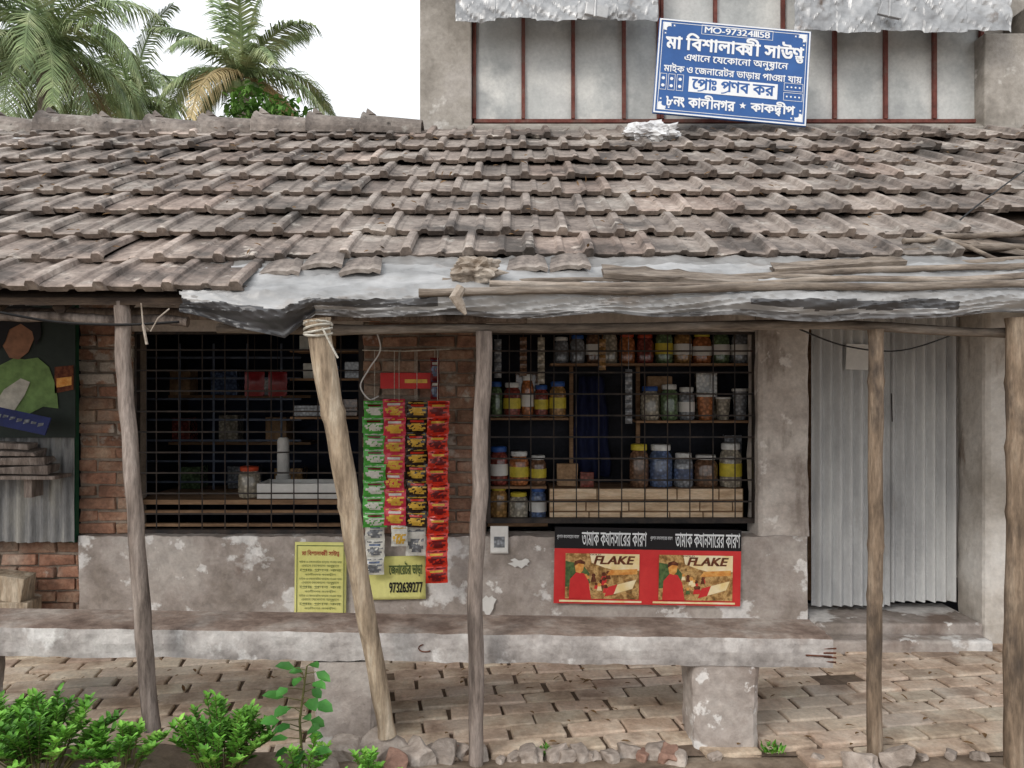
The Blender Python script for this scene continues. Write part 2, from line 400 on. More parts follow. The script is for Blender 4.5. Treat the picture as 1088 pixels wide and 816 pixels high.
for i in range(-16,17):
    b.tube([roofp(i*.27,.03,-.06),roofp(i*.27+.01,RS,-.06)],.028,6)
obj('rafters',b,M['under'],roof)
b=B(); ry,rz_=EY+RS*cR,EZ+RS*sR
b.quad((-4.2,ry,rz_),(4.3,ry,rz_),(4.3,ry+2.2,rz_-1.2),(-4.2,ry+2.2,rz_-1.2)); obj('rear_slope',b,M['tile'],roof,solid=.04)
b=B()
x=-4.1
while x<-.98:
    L_=.42; z=rz_+.012*math.sin(x*3)+U(-.010,.010); g=U(.72,.98); tiltv=U(-.012,.012)
    def rp(u,v,x=x,z=z,L_=L_,tiltv=tiltv): 
        a=math.pi*(v*1.1-.05); r_=.10+.035*(1-u)+(.022 if u<.1 else 0)
        return (x+u*L_,ry-r_*1.15*math.cos(a),z+r_*math.sin(a)*.98+tiltv*u)
    b.grid(rp,10,10,0,lambda u,v:g*(1.15 if u<.1 else 1))
    b.grid(lambda u,v:(x+.02+.06*u,ry-.01-.03*math.cos(v*math.pi),z+.135+.05*math.sin(v*math.pi)*(1-u)),3,5,0,lambda u,v:g)
    x+=L_-.04
obj('ridge_tiles',b,M['tile'],roof,solid=-.014)

def bricks(b,x0,x1,z0,z1,y,depth=.1,fac=1.0,bw=.235,bh=.078):
    z=z0;r=0
    while z<z1-.01:
        x=x0-(bw/2 if r%2 else 0)
        while x<x1-.005:
            a=max(x,x0);e=min(x+bw-.014,x1); zt=min(z+bh-.014,z1)
            if e-a>.02:
                g=U(.72,1.15)*fac; b.box(a,e,y+U(-.012,.012),y+depth,z+U(-.004,.004),zt+U(-.004,.004),0,(g*U(.95,1.10),g,g),jit=.007)
            x+=bw
        z+=bh;r+=1
SZ=PZ(570,4.93)
b=B()
x0=PX(84,4.93);x1=PX(858,4.93)
def sw(u,v):
    x=x0+u*(x1-x0); z=v*SZ
    return (x,4.93+.014*noise.noise(Vector((x*2,0,z*3)))+.006*noise.noise(Vector((x*14,0,z*14))),z+(.010*noise.noise(Vector((x*7,0,0)))+.006*noise.noise(Vector((x*30,0,0))) if v==1 else 0))
b.grid(sw,220,24)
b.box(x0+.002,x1-.002,4.96,5.16,0,SZ-.014)
b.grid(lambda u,v:(x0+u*(x1-x0),sw(u,1)[1]*(1-v)+(4.93+.2)*v,sw(u,1)[2]*(1-v)+v*(SZ-.004)),220,3)
obj('sill_wall',b,M['plaster'],house)
zt=2.75
def roughcol(name,m,xa,xb,ya,yb,z0,z1,amp=.008,par=None):
    b=B(); nz=60
    def ring_(u,v):
        per=[(xa,ya),(xb,ya),(xb,yb),(xa,yb),(xa,ya)]; k=u*4; i=min(3,int(k)); f=k-i
        x=per[i][0]*(1-f)+per[i+1][0]*f; y=per[i][1]*(1-f)+per[i+1][1]*f; z=z0+(z1-z0)*v
        cx,cy=(xa+xb)/2,(ya+yb)/2
        n_=noise.noise(Vector((x*5,y*5,z*4)))*amp+noise.noise(Vector((x*18,y*18,z*18)))*amp*.5
        cor=-.010 if abs(f)<.01 or abs(f-1)<.01 else 0
        dx,dy=(x-cx)/abs(xb-xa)*2,(y-cy)/abs(yb-ya)*2
        return (x+dx*(n_+cor),y+dy*(n_+cor),z)
    b.grid(ring_,48,nz); b.box(xa+.02,xb-.02,ya+.02,yb-.02,z0,z1-.003)
    return obj(name,b,m,par or house)
roughcol('plaster_pillar',M['cement'],PX(806,4.95),PX(860,4.95),4.95,5.2,SZ-.005,zt)
roughcol('door_jamb',M['whitewash'],PX(1046,4.85),PX(1130,4.85),4.85,5.16,0,zt)
for (a_,e_,y_,zz) in ((84,140,5.02,zt),(386,516,5.02,zt)):
    b=B(); b.box(PX(a_,5),PX(e_,5),y_,5.2,SZ,zz); obj('mortar_core',b,M['mortar'],house)
b=B(); b.box(PX(-120,5),PX(84,5)-.002,5.03,5.2,0,PZ(574,5)); obj('mortar_core',b,M['mortar'],house)
b=B(); bricks(b,PX(84,5),PX(140,5),SZ+.004,zt,5.0,.06); obj('brick_pier',b,M['brick'],house,bevel=.006)
b=B(); bricks(b,PX(386,5),PX(516,5),SZ+.004,zt,5.0,.06,.88); obj('brick_pier',b,M['brick'],house,bevel=.006)
b=B(); bricks(b,PX(-120,5),PX(84,5)-.004,.0,PZ(576,5),5.005,.06,.9); obj('brick_wall',b,M['brick'],house,bevel=.006)
for (xa,xb,ya,z0_) in ((PX(140,5)+.002,PX(386,5)-.002,5.0,PZ(352,5)),(PX(516,5)+.002,PX(806,5)-.02,5.0,PZ(352,5)),(PX(860,5)+.01,PX(1046,4.85)-.002,5.0,PZ(335,5)),(PX(-120,5),PX(84,5)-.002,5.06,PZ(330,5))):
    b=B(); b.box(xa,xb,ya,5.18,z0_,zt); obj('lintel',b,M['cement'],house)
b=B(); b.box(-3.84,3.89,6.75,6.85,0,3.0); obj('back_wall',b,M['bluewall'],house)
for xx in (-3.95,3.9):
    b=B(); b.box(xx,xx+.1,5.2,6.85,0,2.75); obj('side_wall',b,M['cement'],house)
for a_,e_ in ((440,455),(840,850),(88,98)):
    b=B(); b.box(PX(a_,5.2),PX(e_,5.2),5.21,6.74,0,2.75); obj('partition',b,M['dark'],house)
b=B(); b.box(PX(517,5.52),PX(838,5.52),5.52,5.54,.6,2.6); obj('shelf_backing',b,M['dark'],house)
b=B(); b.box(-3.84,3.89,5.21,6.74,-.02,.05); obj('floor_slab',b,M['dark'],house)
def corr(b,x0,x1,z0,z1,y,amp=.012,per=.075,wob=.004,nz=8):
    n=int((x1-x0)/per*8)
    b.grid(lambda u,v:(x0+u*(x1-x0),y+amp*math.sin((u*(x1-x0))/per*2*math.pi)+wob*noise.noise(Vector((u*3,v*4,x0))),z0+v*(z1-z0)+(.008*noise.noise(Vector((u*9,0,1))) if v==0 else 0)),n,nz)
DY=5.1
b=B(); b.box(PX(862,DY),PX(1017,DY),DY+.05,DY+.07,PZ(640,DY),PZ(345,DY)); dr=obj('door',b,M['shelf'],house)
b=B(); corr(b,PX(861,DY),PX(944,DY),PZ(643,DY),PZ(330,DY),DY-.016,.021,.066); obj('door_panel',b,M['galv'],dr,smooth=True)
b=B(); corr(b,PX(941,DY),PX(1017,DY),PZ(640,DY),PZ(330,DY),DY+.018,.021,.066); obj('door_panel',b,M['galv'],dr,smooth=True)
b=B(); b.box(PX(896,DY),PX(923,DY),DY-.044,DY-.041,PZ(393,DY),PZ(366,DY),rot=(0,.04,0)); obj('paper_notice',b,M['paper'],dr)
b=B(); b.tube([P(947,418,5.055),P(948,448,5.055)],.004,6); obj('handle',b,M['iron'],dr)
b=B(); b.box(PX(858,4.95)+.01,PX(1046,4.85)-.01,4.84,5.3,0,PZ(652,5.05)); b.box(PX(858,4.95)+.03,PX(1040,4.85),4.70,4.838,0,.09); obj('step',b,M['plaster'],house,bevel=.015)
def window(pa,pb,ya,yb,label,nx,nz_):
    Y=5.03; x0,x1,z0,z1=PX(pa,Y),PX(pb,Y),PZ(yb,Y),PZ(ya,Y)
    b=B(); t=.03
    b.box(x0,x0+t,Y,Y+.05,z0,z1);b.box(x1-t,x1,Y,Y+.05,z0,z1);b.box(x0+t+.001,x1-t-.001,Y,Y+.05,z0,z0+t);b.box(x0+t+.001,x1-t-.001,Y,Y+.05,z1-t,z1)
    w=obj('window',b,M['iron'],house,label=label)
    b=B()
    for i in range(1,nx): x=x0+(x1-x0)*i/nx+U(-.004,.004); b.tube([(x,Y+.018,z0+t),(x+U(-.004,.004),Y+.018,z1-t)],.0042,5)
    for i in range(1,nz_): z=z0+(z1-z0)*i/nz_; b.box(x0+t,x1-t,Y+.006,Y+.011,z-.005,z+.005)
    obj('grille',b,M['iron'],w); return w
window(140,386,350,568,'wide barred window with dark interior',10,10)
window(516,806,350,556,'barred window with jars on shelves',12,9)
for py in (542,556):
    b=B(); b.box(PX(142,5.1),PX(384,5.1),5.085,5.12,PZ(py+3,5.1),PZ(py,5.1)); obj('counter_rail',b,M['shelf'],house)

def shelf(pa,pb,py,Y0,Y1):
    b=B(); z=PZ(py,Y0); b.box(PX(pa,Y0),PX(pb,Y0),Y0,Y1,z-.014,z); obj('shelf',b,M['shelf'],house); return z
ORD=['first','second','third','fourth','fifth','sixth','seventh','eighth','ninth','tenth','eleventh','twelfth','thirteenth']
CN=dict(amber='amber sweets',brown='brown biscuits',pale='pale rusks',blue='blue sweets',orange='orange sweets',red='red sweets',grey='silvery packets',green='green sweets')
def jar(x,y,z,w,h,lid,con,label,cup=False):
    t=thing('jar' if not cup else 'plastic_tub',label,'jar' if not cup else 'tub',(x,y,z))
    r=w/2; b=B()
    if cup: b.lathe([(r*.72,0),(r*.95,h*.86)],x,y,z)
    else: b.lathe([(r*.85,0),(r*.97,.006),(r,h*.12),(r,h*.68),(r*.9,h*.78),(r*.72,h*.84),(r*.72,h*.88)],x,y,z)
    obj('body',b,M['c_'+con],t,smooth=True)
    b=B()
    if cup: b.lathe([(r*1.03,h*.86),(r*1.05,h*.9),(r*1.0,h*.94)],x,y,z)
    else: b.lathe([(r*.82,h*.86),(r*.84,h*.88),(r*.84,h*.98),(r*.76,h)],x,y,z)
    obj('lid',b,M['lid_'+lid],t,smooth=True)
    if not cup and rnd()<.45:
        b=B(); b.lathe([(r*1.012,h*.25),(r*1.012,h*.55)],x,y,z); b.f=b.f[:-2];b.m=b.m[:-2];b.c=b.c[:-2]
        obj('paper_band',b,M[random.choice(['paper','paper','c_blue','lid_yellow'])],t,smooth=True)
    return t
def row(pa,pb,py,Y,n,hp,shelfname,cups=()):
    z=PZ(py,Y)+.001
    ws=[U(.8,1.15) for _ in range(n)]; tot=sum(ws); acc=pa
    for i in range(n):
        w=(pb-pa)*ws[i]/tot; cxp=acc+w/2; acc+=w
        lid=random.choice(['white','white','white','red','yellow','blue','white']); con=random.choice(['pale','pale','grey','amber','brown','orange','blue','green','grey','red'])
        yy=Y+.09+U(-.012,.02); x=PX(cxp,Y+.09); h=hp/F*Y*U(.78,1.1); wd=w/F*Y*U(.94,1.0)
        cup=i in cups
        if cup: lab=f'tapered {con} tub with {lid} rim, {ORD[i]} from left on {shelfname}'; h*=.8
        else: lab=f'{lid} lidded jar of {CN[con]}, {ORD[i]} from left on {shelfname}'
        jar(x,yy,z,wd,h,lid,con,lab,cup)
shelf(585,800,386,5.17,5.42); row(588,798,386,5.17,11,36,'top shelf, right window')
shelf(518,604,444,5.17,5.42); row(520,602,444,5.17,5,42,'middle left shelf, right window')
shelf(676,796,447,5.17,5.42); row(680,796,447,5.17,6,42,'middle right shelf, right window',cups=(3,4,5))
Yc=5.12; zc=PZ(519,Yc)
ct=thing('wooden_counter_box','pale plank fronted counter box inside the right window','counter',(PX(687,Yc),Yc,PZ(554,Yc)))
b=B(); b.box(PX(584,Yc),PX(790,Yc),Yc+.01,5.45,PZ(554,Yc),zc-.002); obj('box_body',b,M['shelf'],ct)
b=B()
for (za,zb) in ((554,544),(543,532),(531,519)):
    x=PX(584,Yc)
    while x<PX(790,Yc)-.02:
        e=min(x+U(.2,.34),PX(790,Yc)); b.box(x,e-.008,Yc-.006,Yc+.008,PZ(za,Yc)+.003,PZ(zb,Yc)-.002,jit=.001); x=e
obj('plank_front',b,M['wood'],ct,bevel=.002)
row(668,788,519,5.15,5,43,'plank counter, right window')
b=B(); b.box(PX(518,5.12),PX(582,5.12),5.12,5.5,PZ(556,5.12)-.02,PZ(554.5,5.12)); obj('counter_slab',b,M['shelf'],house)
row(519,581,554,5.14,3,36,'low slab left of plank counter')
shelf(519,581,517,5.16,5.4); row(519,581,517,5.16,3,38,'shelf above low slab, right window')
for px in (605,676,797):
    b=B(); b.box(PX(px,5.46),PX(px+4,5.46),5.46,5.49,PZ(556,5.46),2.4); obj('shelf_post',b,M['shelf'],house)
GL=['brown carton standing behind the middle right jars','pale carton behind the middle right jars','stack of grey packets between shelf and counter at right','brown carton on the plank counter left end','small red carton on the plank counter left end','dark tin behind the middle left jars']
for i,(px,w_,py,h_,Yq,mm) in enumerate([(688,26,447,46,5.36,'cardboard'),(740,22,447,50,5.36,'c_pale'),(770,18,519,52,5.37,'c_grey'),(592,22,519,24,5.25,'cardboard'),(617,14,519,16,5.2,'c_red'),(548,26,444,46,5.36,'c_brown')]):
    b=B(); z=PZ(py,5.17)+.001; 
    if py==519: z=PZ(519,5.15)+.001
    b.box(PX(px,Yq),PX(px+w_,Yq),Yq,Yq+.06,z,z+h_/F*Yq,jit=.003); tag(obj('carton',b,M[mm],bevel=.004),GL[i],'carton')
def cloth(name,px0,px1,py0,py1,Y,m,label,cat,amp=.03,n=3):
    b=B(); x0,x1,z0,z1=PX(px0,Y),PX(px1,Y),PZ(py1,Y),PZ(py0,Y)
    b.grid(lambda u,v:(x0+(x1-x0)*(u+(.5-u)*.35*v*v)+.02*noise.noise(Vector((v*4,u,0))),Y+amp*math.sin(u*n*2*math.pi+v)*(1-.4*v)+.03*noise.noise(Vector((u*3,v*4,0))),z0+(z1-z0)*v+(.03*noise.noise(Vector((u*4,0,5))) if v==0 else 0)),24,16)
    return tag(obj(name,b,m,smooth=True,solid=.004),label,cat)
cloth('hanging_cloth',608,648,400,506,5.46,M['bluecloth'],'dark blue cloth hanging in the middle of the right window','cloth',amp=.02)
for i,(px,a_,e_,m_) in enumerate(((668,392,446,'c_grey'),(640,360,392,'c_amber'),(529,360,400,'c_grey'),(556,358,396,'c_brown'),(575,358,404,'c_pale'))):
    Y=5.12; b=B(); z=PZ(a_,Y)
    while z>PZ(e_,Y):
        w_=.022; b.grid(lambda u,v:(PX(px,Y)+(u-.5)*w_*2,Y-.008*math.sin(u*math.pi)*math.sin(v*math.pi),z-.05+.048*v),4,4); z-=.05
    b.tube([(PX(px,Y),Y+.004,PZ(e_,Y)),(PX(px,Y),Y+.004,PZ(345,Y))],.002,4)
    tag(obj('sachet_chain',b,M[m_],smooth=True),['chain of silvery sachets hanging beside the middle right shelf','short chain of amber sachets high in the right window','chain of silvery sachets hanging over the middle left shelf','chain of brown sachets hanging over the middle left shelf','chain of pale sachets hanging over the middle left shelf'][i],'sachets')
# left window contents
shelf(308,384,372,5.3,5.6); shelf(308,384,402,5.3,5.6); shelf(308,384,443,5.3,5.6)
LC=[(318,372,'foil_white','white carton on top shelf of left window, left one'),(341,372,'cardboard','brown carton on top shelf of left window'),(366,402,'c_grey','grey carton at right of middle shelf in left window'),(322,402,'foil_white','white carton on middle shelf of left window, left side'),(344,402,'c_blue','bluish carton in the middle of the middle shelf in left window'),(364,443,'c_brown','brown carton at the right end of the lowest shelf in left window')]
for i,(px,py,mm,lab) in enumerate(LC):
    Y=5.4; b=B(); z=PZ(py,5.3)+.001
    b.box(PX(px,Y),PX(px+16,Y),Y,Y+.1,z,z+U(.08,.12)); tag(obj('carton',b,M[mm],bevel=.004),lab,'carton')
b=B(); Y=5.35; z=PZ(443,5.3)+.001; b.box(PX(312,Y),PX(362,Y),Y,Y+.2,z,z+.075); tag(obj('storage_box',b,M['c_grey'],bevel=.006),'pale grey storage box on the lowest shelf in left window','box')
# dim back rack in the left room
Yb=6.35
for py in (420,470,520):
    b=B(); b.box(PX(160,Yb),PX(330,Yb),Yb,Yb+.25,PZ(py,Yb)-.02,PZ(py,Yb)); obj('shelf',b,M['shelf'],house)
BR=['cardboard','c_blue','c_grey','c_red','c_pale','cardboard','c_green','c_grey','c_amber']
for i in range(9):
    rr=i//3; px=172+(i%3)*50+rr*9; py=(420,470,520)[rr]; b=B(); z=PZ(py,Yb)+.001; b.box(PX(px,Yb),PX(px+U(18,34),Yb),Yb+.03,Yb+.2,z,z+U(.12,.24),jit=.004)
    tag(obj('carton',b,M[BR[i]],bevel=.004),f'dim carton deep inside the left window, {ORD[i%3]} from left on the {["upper","middle","lower"][rr]} back shelf','carton')
for i,(a,e) in enumerate(((260,281),(285,305))):
    Y=5.2; t=thing('red_packet_pouch',['red pouch hanging behind left window bars, left of two','red pouch hanging behind left window bars, right of two'][i],'pouch',P((a+e)/2,420,Y))
    b=B(); x0,x1,z0,z1=PX(a,Y),PX(e,Y),PZ(421,Y),PZ(395,Y)
    def pf(sg): return lambda u,v:(x0+(x1-x0)*u+.006*noise.noise(Vector((v*4,a,0))),Y+sg*.02*math.sin(u*math.pi)*math.sin(v*math.pi)+.008*noise.noise(Vector((u*6,v*6,a))),z0+(z1-z0)*v)
    b.grid(pf(-1),8,8); b.grid(pf(1),8,8)
    obj('pouch_body',b,M['foil_maroon'],t,smooth=True)
    b=B(); b.tube([((x0+x1)/2,Y,z1),((x0+x1)/2,Y,z1+.3)],.002,4); obj('string',b,M['iron'],t)
jar(PX(265,5.2),5.2,PZ(530,5.12),.14,.2,'red','pale','large jar with red lid on the counter of left window')
b=B(); b.box(PX(142,5.1),PX(384,5.1),5.1,5.6,PZ(531,5.1)-.03,PZ(531,5.1)-.001); obj('counter_slab',b,M['shelf'],house)
b=B(); Y=5.12; x0=PX(273,Y);
b.box(x0,PX(364,Y),Y,Y+.25,PZ(530,Y)+.001,PZ(526,Y)); b.box(x0,PX(364,Y),Y,Y+.012,PZ(526,Y),PZ(514,Y)); b.box(x0,PX(364,Y),Y+.24,Y+.25,PZ(526,Y),PZ(514,Y)); b.box(x0,x0+.01,Y+.013,Y+.239,PZ(526,Y),PZ(514,Y)); b.box(PX(364,Y)-.01,PX(364,Y),Y+.013,Y+.239,PZ(526,Y),PZ(514,Y))
tag(obj('display_tray',b,M['paper']),'long white tray on the counter of left window','tray')
b=B(); Y=5.5; b.lathe([(.04,0),(.042,.01),(.04,.24),(.03,.26)],PX(301,Y),Y,PZ(505,Y)); b.lathe([(.05,0),(.05,.16)],PX(301,Y),Y,PZ(505,Y)-.162)
tag(obj('plastic_pipe',b,M['paper'],smooth=True),'upright white tube standing behind the tray in left window','tube')
b=B(); Y=5.9
for py in range(380,530,22): b.tube([P(150,py,Y),P(320,py,Y)],.008,5)
for px in range(155,320,36): b.tube([P(px,365,Y),P(px,530,Y)],.008,5)
tag(obj('inner_grille',b,plain('greyiron',(110,118,134),.6)),'inner iron grille standing behind the left window','grille')

# ---------------------------------------------------------------- packet strips
def packet(b,cx,z1,w,h,Y):
    z0=z1-h; sd=U(0,50); tw=U(-.016,.016)
    def bulge(u,v): return .016*math.sin(u*math.pi)**.6*max(0,math.sin(min(1,max(0,(v-.08)/.84))*math.pi))**.6
    def fr(sgn,ex=0): return lambda u,v:(cx+(u-.5)*w*(1-.05*math.sin(v*math.pi))+.004*noise.noise(Vector((v*5,sd,0))),Y+sgn*(bulge(u,v)+ex)+.008*noise.noise(Vector((u*3+sd,v*3,sd)))+.006*noise.noise(Vector((u*9+sd,v*9,sd)))+tw*(u-.5)*2,z0+h*v)
    b.grid(fr(-1),9,9,0); b.grid(fr(1),8,8,0)
    f=fr(-1,.0014)
    rows_=[(.12,.24,.30,.78),(.24,.36,.16,.88),(.36,.50,.10,.72),(.50,.60,.24,.92),(.84,.92,.08,.92)]
    for v0,v1,ua,ub in rows_:
        b.grid(lambda u,v:f(ua+(ub-ua)*u,v0+(v1-v0)*v),6,1,1)
    b.grid(lambda u,v:f(.2+.6*u,.66+.12*v),5,1,2)
def strip(px,py0,py1,n,w,m,m2,label,Y=4.78,dx=0,m3='foil_white'):
    t=thing('packet_strip',label,'packet strip',P(px,py1,Y))
    z1=PZ(py0,Y);z0=PZ(py1,Y);h=(z1-z0)/n
    for i in range(n):
        b=B(); cx=PX(px,Y)+dx*i/n+U(-.006,.006); packet(b,cx,z1-i*h,w*U(.97,1.04),h*1.02,Y+U(-.008,.008)); obj('packet',b,[M[m],M[m2],M[m3]],t,smooth=True)
    b=B(); b.tube([(PX(px,Y),Y,z1),(PX(px,Y),Y,PZ(372,Y))],.002,4); obj('string',b,M['rope'],t)
strip(398,426,560,8,.138,'foil_green','foil_white','strip of green packets hanging left of the pink strip',m3='foil_maroon')
strip(398,555,610,3,.12,'foil_white','c_grey','pale strip of sachets hanging below the green strip',Y=4.84,m3='c_blue')
strip(419,424,558,7,.132,'foil_pink','foil_gold','strip of pink packets with gold print between green and black strips',Y=4.77)
strip(443,426,560,8,.138,'foil_black','foil_gold','strip of black packets with gold print beside the pink strip',m3='foil_red')
strip(465,426,619,11,.130,'foil_red','foil_maroon','longest strip of red packets, hanging to the low wall',Y=4.74,m3='foil_gold')
strip(424,558,580,1,.10,'foil_white','foil_gold','single small white packet hanging below the pink strip')
strip(441,560,590,1,.12,'foil_white','c_grey','single pale packet hanging below the black strip',Y=4.83)
strip(462,380,424,2,.05,'foil_maroon','c_blue','short narrow red and blue sachet above the longest red strip')
Y=4.8; t=thing('red_carton','red display carton above the hanging packet strips','carton',P(431,413,Y))
b=B(); b.box(PX(404,Y),PX(458,Y),Y,Y+.06,PZ(413,Y),PZ(396,Y)); obj('carton_body',b,M['posterred'],t,bevel=.003)
b=B(); b.quad(P(430,407,Y-.003),P(454,407,Y-.003),P(454,403,Y-.003),P(430,403,Y-.003)); obj('carton_print',b,M['foil_gold'],t)
b=B(); b.tube([P(385,372,4.78),P(430,373,4.78),P(478,371,4.78)],.004,5); tag(obj('hanging_string',b,M['rope']),'taut cord the packet strips hang from between the two windows','cord')

# ---------------------------------------------------------------- posters on low wall
def paper(name,px0,py0,px1,py1,Y,m,label,cat,rot=0):
    a=P((px0+px1)/2,(py0+py1)/2,Y); w=(px1-px0)/F*Y; h=(py1-py0)/F*Y
    t=thing(name,label,cat,a,rot=(0,R(rot),0))
    b=B(); b.grid(lambda u,v:((u-.5)*w,.002*noise.noise(Vector((u*3,v*3,px0))),(v-.5)*h),10,12); obj('sheet',b,M[m],t,local=True,smooth=True,solid=.0015)
    return t,w,h
YP=4.905
t,w,h=paper('yellow_notice',313,576,368,656,YP,'yellow','tall yellow notice pasted on the low wall, left of the hanging packets','notice',0.6)
text('মা বিশালাক্ষী সাউণ্ড',-w*.36,w*.36,h*.31,h*.40,-.006,M['red_ink'],t,bold=.015)
for i in range(12):
    zz=h*.24-i*h*.056; s_=['মাইক ও জেনারেটর ভাড়ায় পাওয়া যায়','এখানে যেকোনো অনুষ্ঠানে','প্রোঃ প্রণব কর','কালীনগর কাকদ্বীপ'][i%4]; k=(.41,.36,.40,.30)[i%4]
    text(s_,-w*k,w*k,zz-h*.020,zz+h*.020,-.006,M['green_ink'],t,bold=.0)
def frame(t,w,h,m,k=.46,th=.004,y=-.006):
    b=B()
    for (x0,x1,z0,z1) in ((-w*k,w*k,h*k-th,h*k),(-w*k,w*k,-h*k,-h*k+th),(-w*k,-w*k+th,-h*k+th,h*k-th),(w*k-th,w*k,-h*k+th,h*k-th)): b.quad((x0,y,z0),(x1,y,z0),(x1,y,z1),(x0,y,z1))
    return obj('border',b,m,t,local=True)
frame(t,w,h,M['green_ink'])
t,w,h=paper('yellow_notice',378,591,452,637,YP,'yellow','wide yellow notice with a phone number behind the hanging packets','notice',-1)
text('জেনারেটর ভাড়া',-w*.02,w*.46,h*.03,h*.38,-.006,M['green_ink'],t,bold=.03)
text('9732639277',-w*.02,w*.46,-h*.34,-h*.10,-.006,M['black'],t,bold=.03)
t,w,h=paper('paper_slip',521,559,540,588,YP+.006,'paper','small white paper slip pasted beside the third pole','paper slip',0)
b=B(); b.quad((-w*.3,-.005,-h*.28),(w*.3,-.005,-h*.28),(w*.3,-.005,h*.12),(-w*.3,-.005,h*.12)); obj('grey_panel',b,M['c_grey'],t,local=True)
a=P(688,602,YP-.01); w=198/F*YP; h=81/F*YP
t=thing('advert_poster','red and black cigarette poster pasted on the low wall under the right window','poster',a,rot=(0,R(1.0),0))
b=B(); b.grid(lambda u,v:((u-.5)*w,.002*noise.noise(Vector((u*5,v*2,0))),-h/2+h*.72*v),20,6); obj('red_sheet',b,M['posterred'],t,local=True,solid=.001)
b=B(); b.grid(lambda u,v:((u-.5)*w,.002*noise.noise(Vector((u*5,3,0))),-h/2+h*.722+h*.278*v),20,3); obj('black_header',b,M['black'],t,local=True,solid=.001)
for s in (0,1):
    ox=-w*.5+s*w*.5
    text('তামাক ক্যান্সারের কারণ',ox+w*.145,ox+w*.492,h*.265,h*.455,-.006,M['white'],t,bold=.008)
    text('ধূমপান ক্যান্সারের কারণ',ox+w*.012,ox+w*.13,h*.34,h*.40,-.006,M['white'],t,bold=.0)
    cx=ox+w*.25
    b=B(); b.quad((cx-.19*w,-.006,-.43*h),(cx+.205*w,-.006,-.43*h),(cx+.205*w,-.006,.16*h),(cx-.19*w,-.006,.16*h)); obj('picture_panel',b,M['picture'],t,local=True)
    b=B(); rl=(lambda pts,mi,y:b.add([(cx+p[0]*w,y,p[1]*h) for p in pts],[tuple(range(len(pts)))],mi))
    rl([(-.06,.16),(.205,.16),(.205,-.05),(.12,-.08),(.02,-.02),(-.05,.04)],2,-.0064)
    rl([(-.19,.06),(-.10,.02),(-.06,-.1),(-.08,-.25),(-.19,-.28)],4,-.0066)
    for k in range(13):
        px_,pz_=cx+U(-.10,.05)*w,U(-.30,-.08)*h; rr=U(.010,.016)*h*2
        b.add([(px_+rr*math.cos(j*math.pi/3),-.0070-k*.00006,pz_+rr*math.sin(j*math.pi/3)) for j in range(6)],[tuple(range(6))],k%2)
        b.add([(px_-rr*1.3,-.0069-k*.00006,pz_-rr*3),(px_+rr*1.3,-.0069-k*.00006,pz_-rr*3),(px_+rr*.8,-.0069-k*.00006,pz_-rr*.7),(px_-rr*.8,-.0069-k*.00006,pz_-rr*.7)],[(0,1,2,3)],[3,2,0,4][k%4])
    # large figure at the left of the picture
    rl([(-.17,-.43),(-.165,-.18),(-.13,-.08),(-.09,-.1),(-.065,-.2),(-.05,-.43)],3,-.0080)
    rl([(-.135,-.08),(-.14,.0),(-.115,.05),(-.09,.02),(-.095,-.06),(-.11,-.1)],1,-.0082)
    rl([(-.145,-.01),(-.14,.06),(-.11,.085),(-.085,.05),(-.088,.02),(-.12,.03)],0,-.0084)
    rl([(.02,-.40),(.17,-.29),(.19,-.17),(.04,-.27)],2,-.0085); rl([(.02,-.40),(.07,-.365),(.09,-.235),(.04,-.27)],3,-.0087)
    rl([(.03,-.12),(.195,-.10),(.195,-.03),(.05,-.05)],1,-.0085)
    obj('picture_figures',b,[M['brownprint'],M['orangeprint'],M['cream'],M['posterred'],M['greenprint']],t,local=True)
    text('FLAKE',cx-.04*w,cx+.17*w,h*.025,h*.135,-.0089,M['brownprint'],t,bold=.04,shear=.25,gap=.08)
    text('GOLD',cx-.06*w,cx+.0*w,h*.14,h*.158,-.0089,M['brownprint'],t,bold=.02)
    b=B(); b.quad((ox+w*.03,-.0062,-h*.475),(ox+w*.47,-.0062,-h*.475),(ox+w*.47,-.0062,-h*.45),(ox+w*.03,-.0062,-h*.45)); obj('caption_band',b,M['cream'],t,local=True)
for i,(a_,b_,c_,d_) in enumerate([(540,592,566,604),(507,628,530,656)]):
    Y=YP+.006; bb=B(); n=17; cx,cz=(a_+c_)/2,(b_+d_)/2
    bb.add([P(cx+(c_-a_)/2*math.cos(2*math.pi*k/n)*U(.5,1.1),cz+(d_-b_)/2*math.sin(2*math.pi*k/n)*U(.4,1.1),Y) for k in range(n)],[tuple(range(n))])
    tag(obj('torn_paper',bb,M['paper']),['torn pale paper scrap left of the red poster','torn pale paper scrap near the third pole, low on wall'][i],'paper scrap')

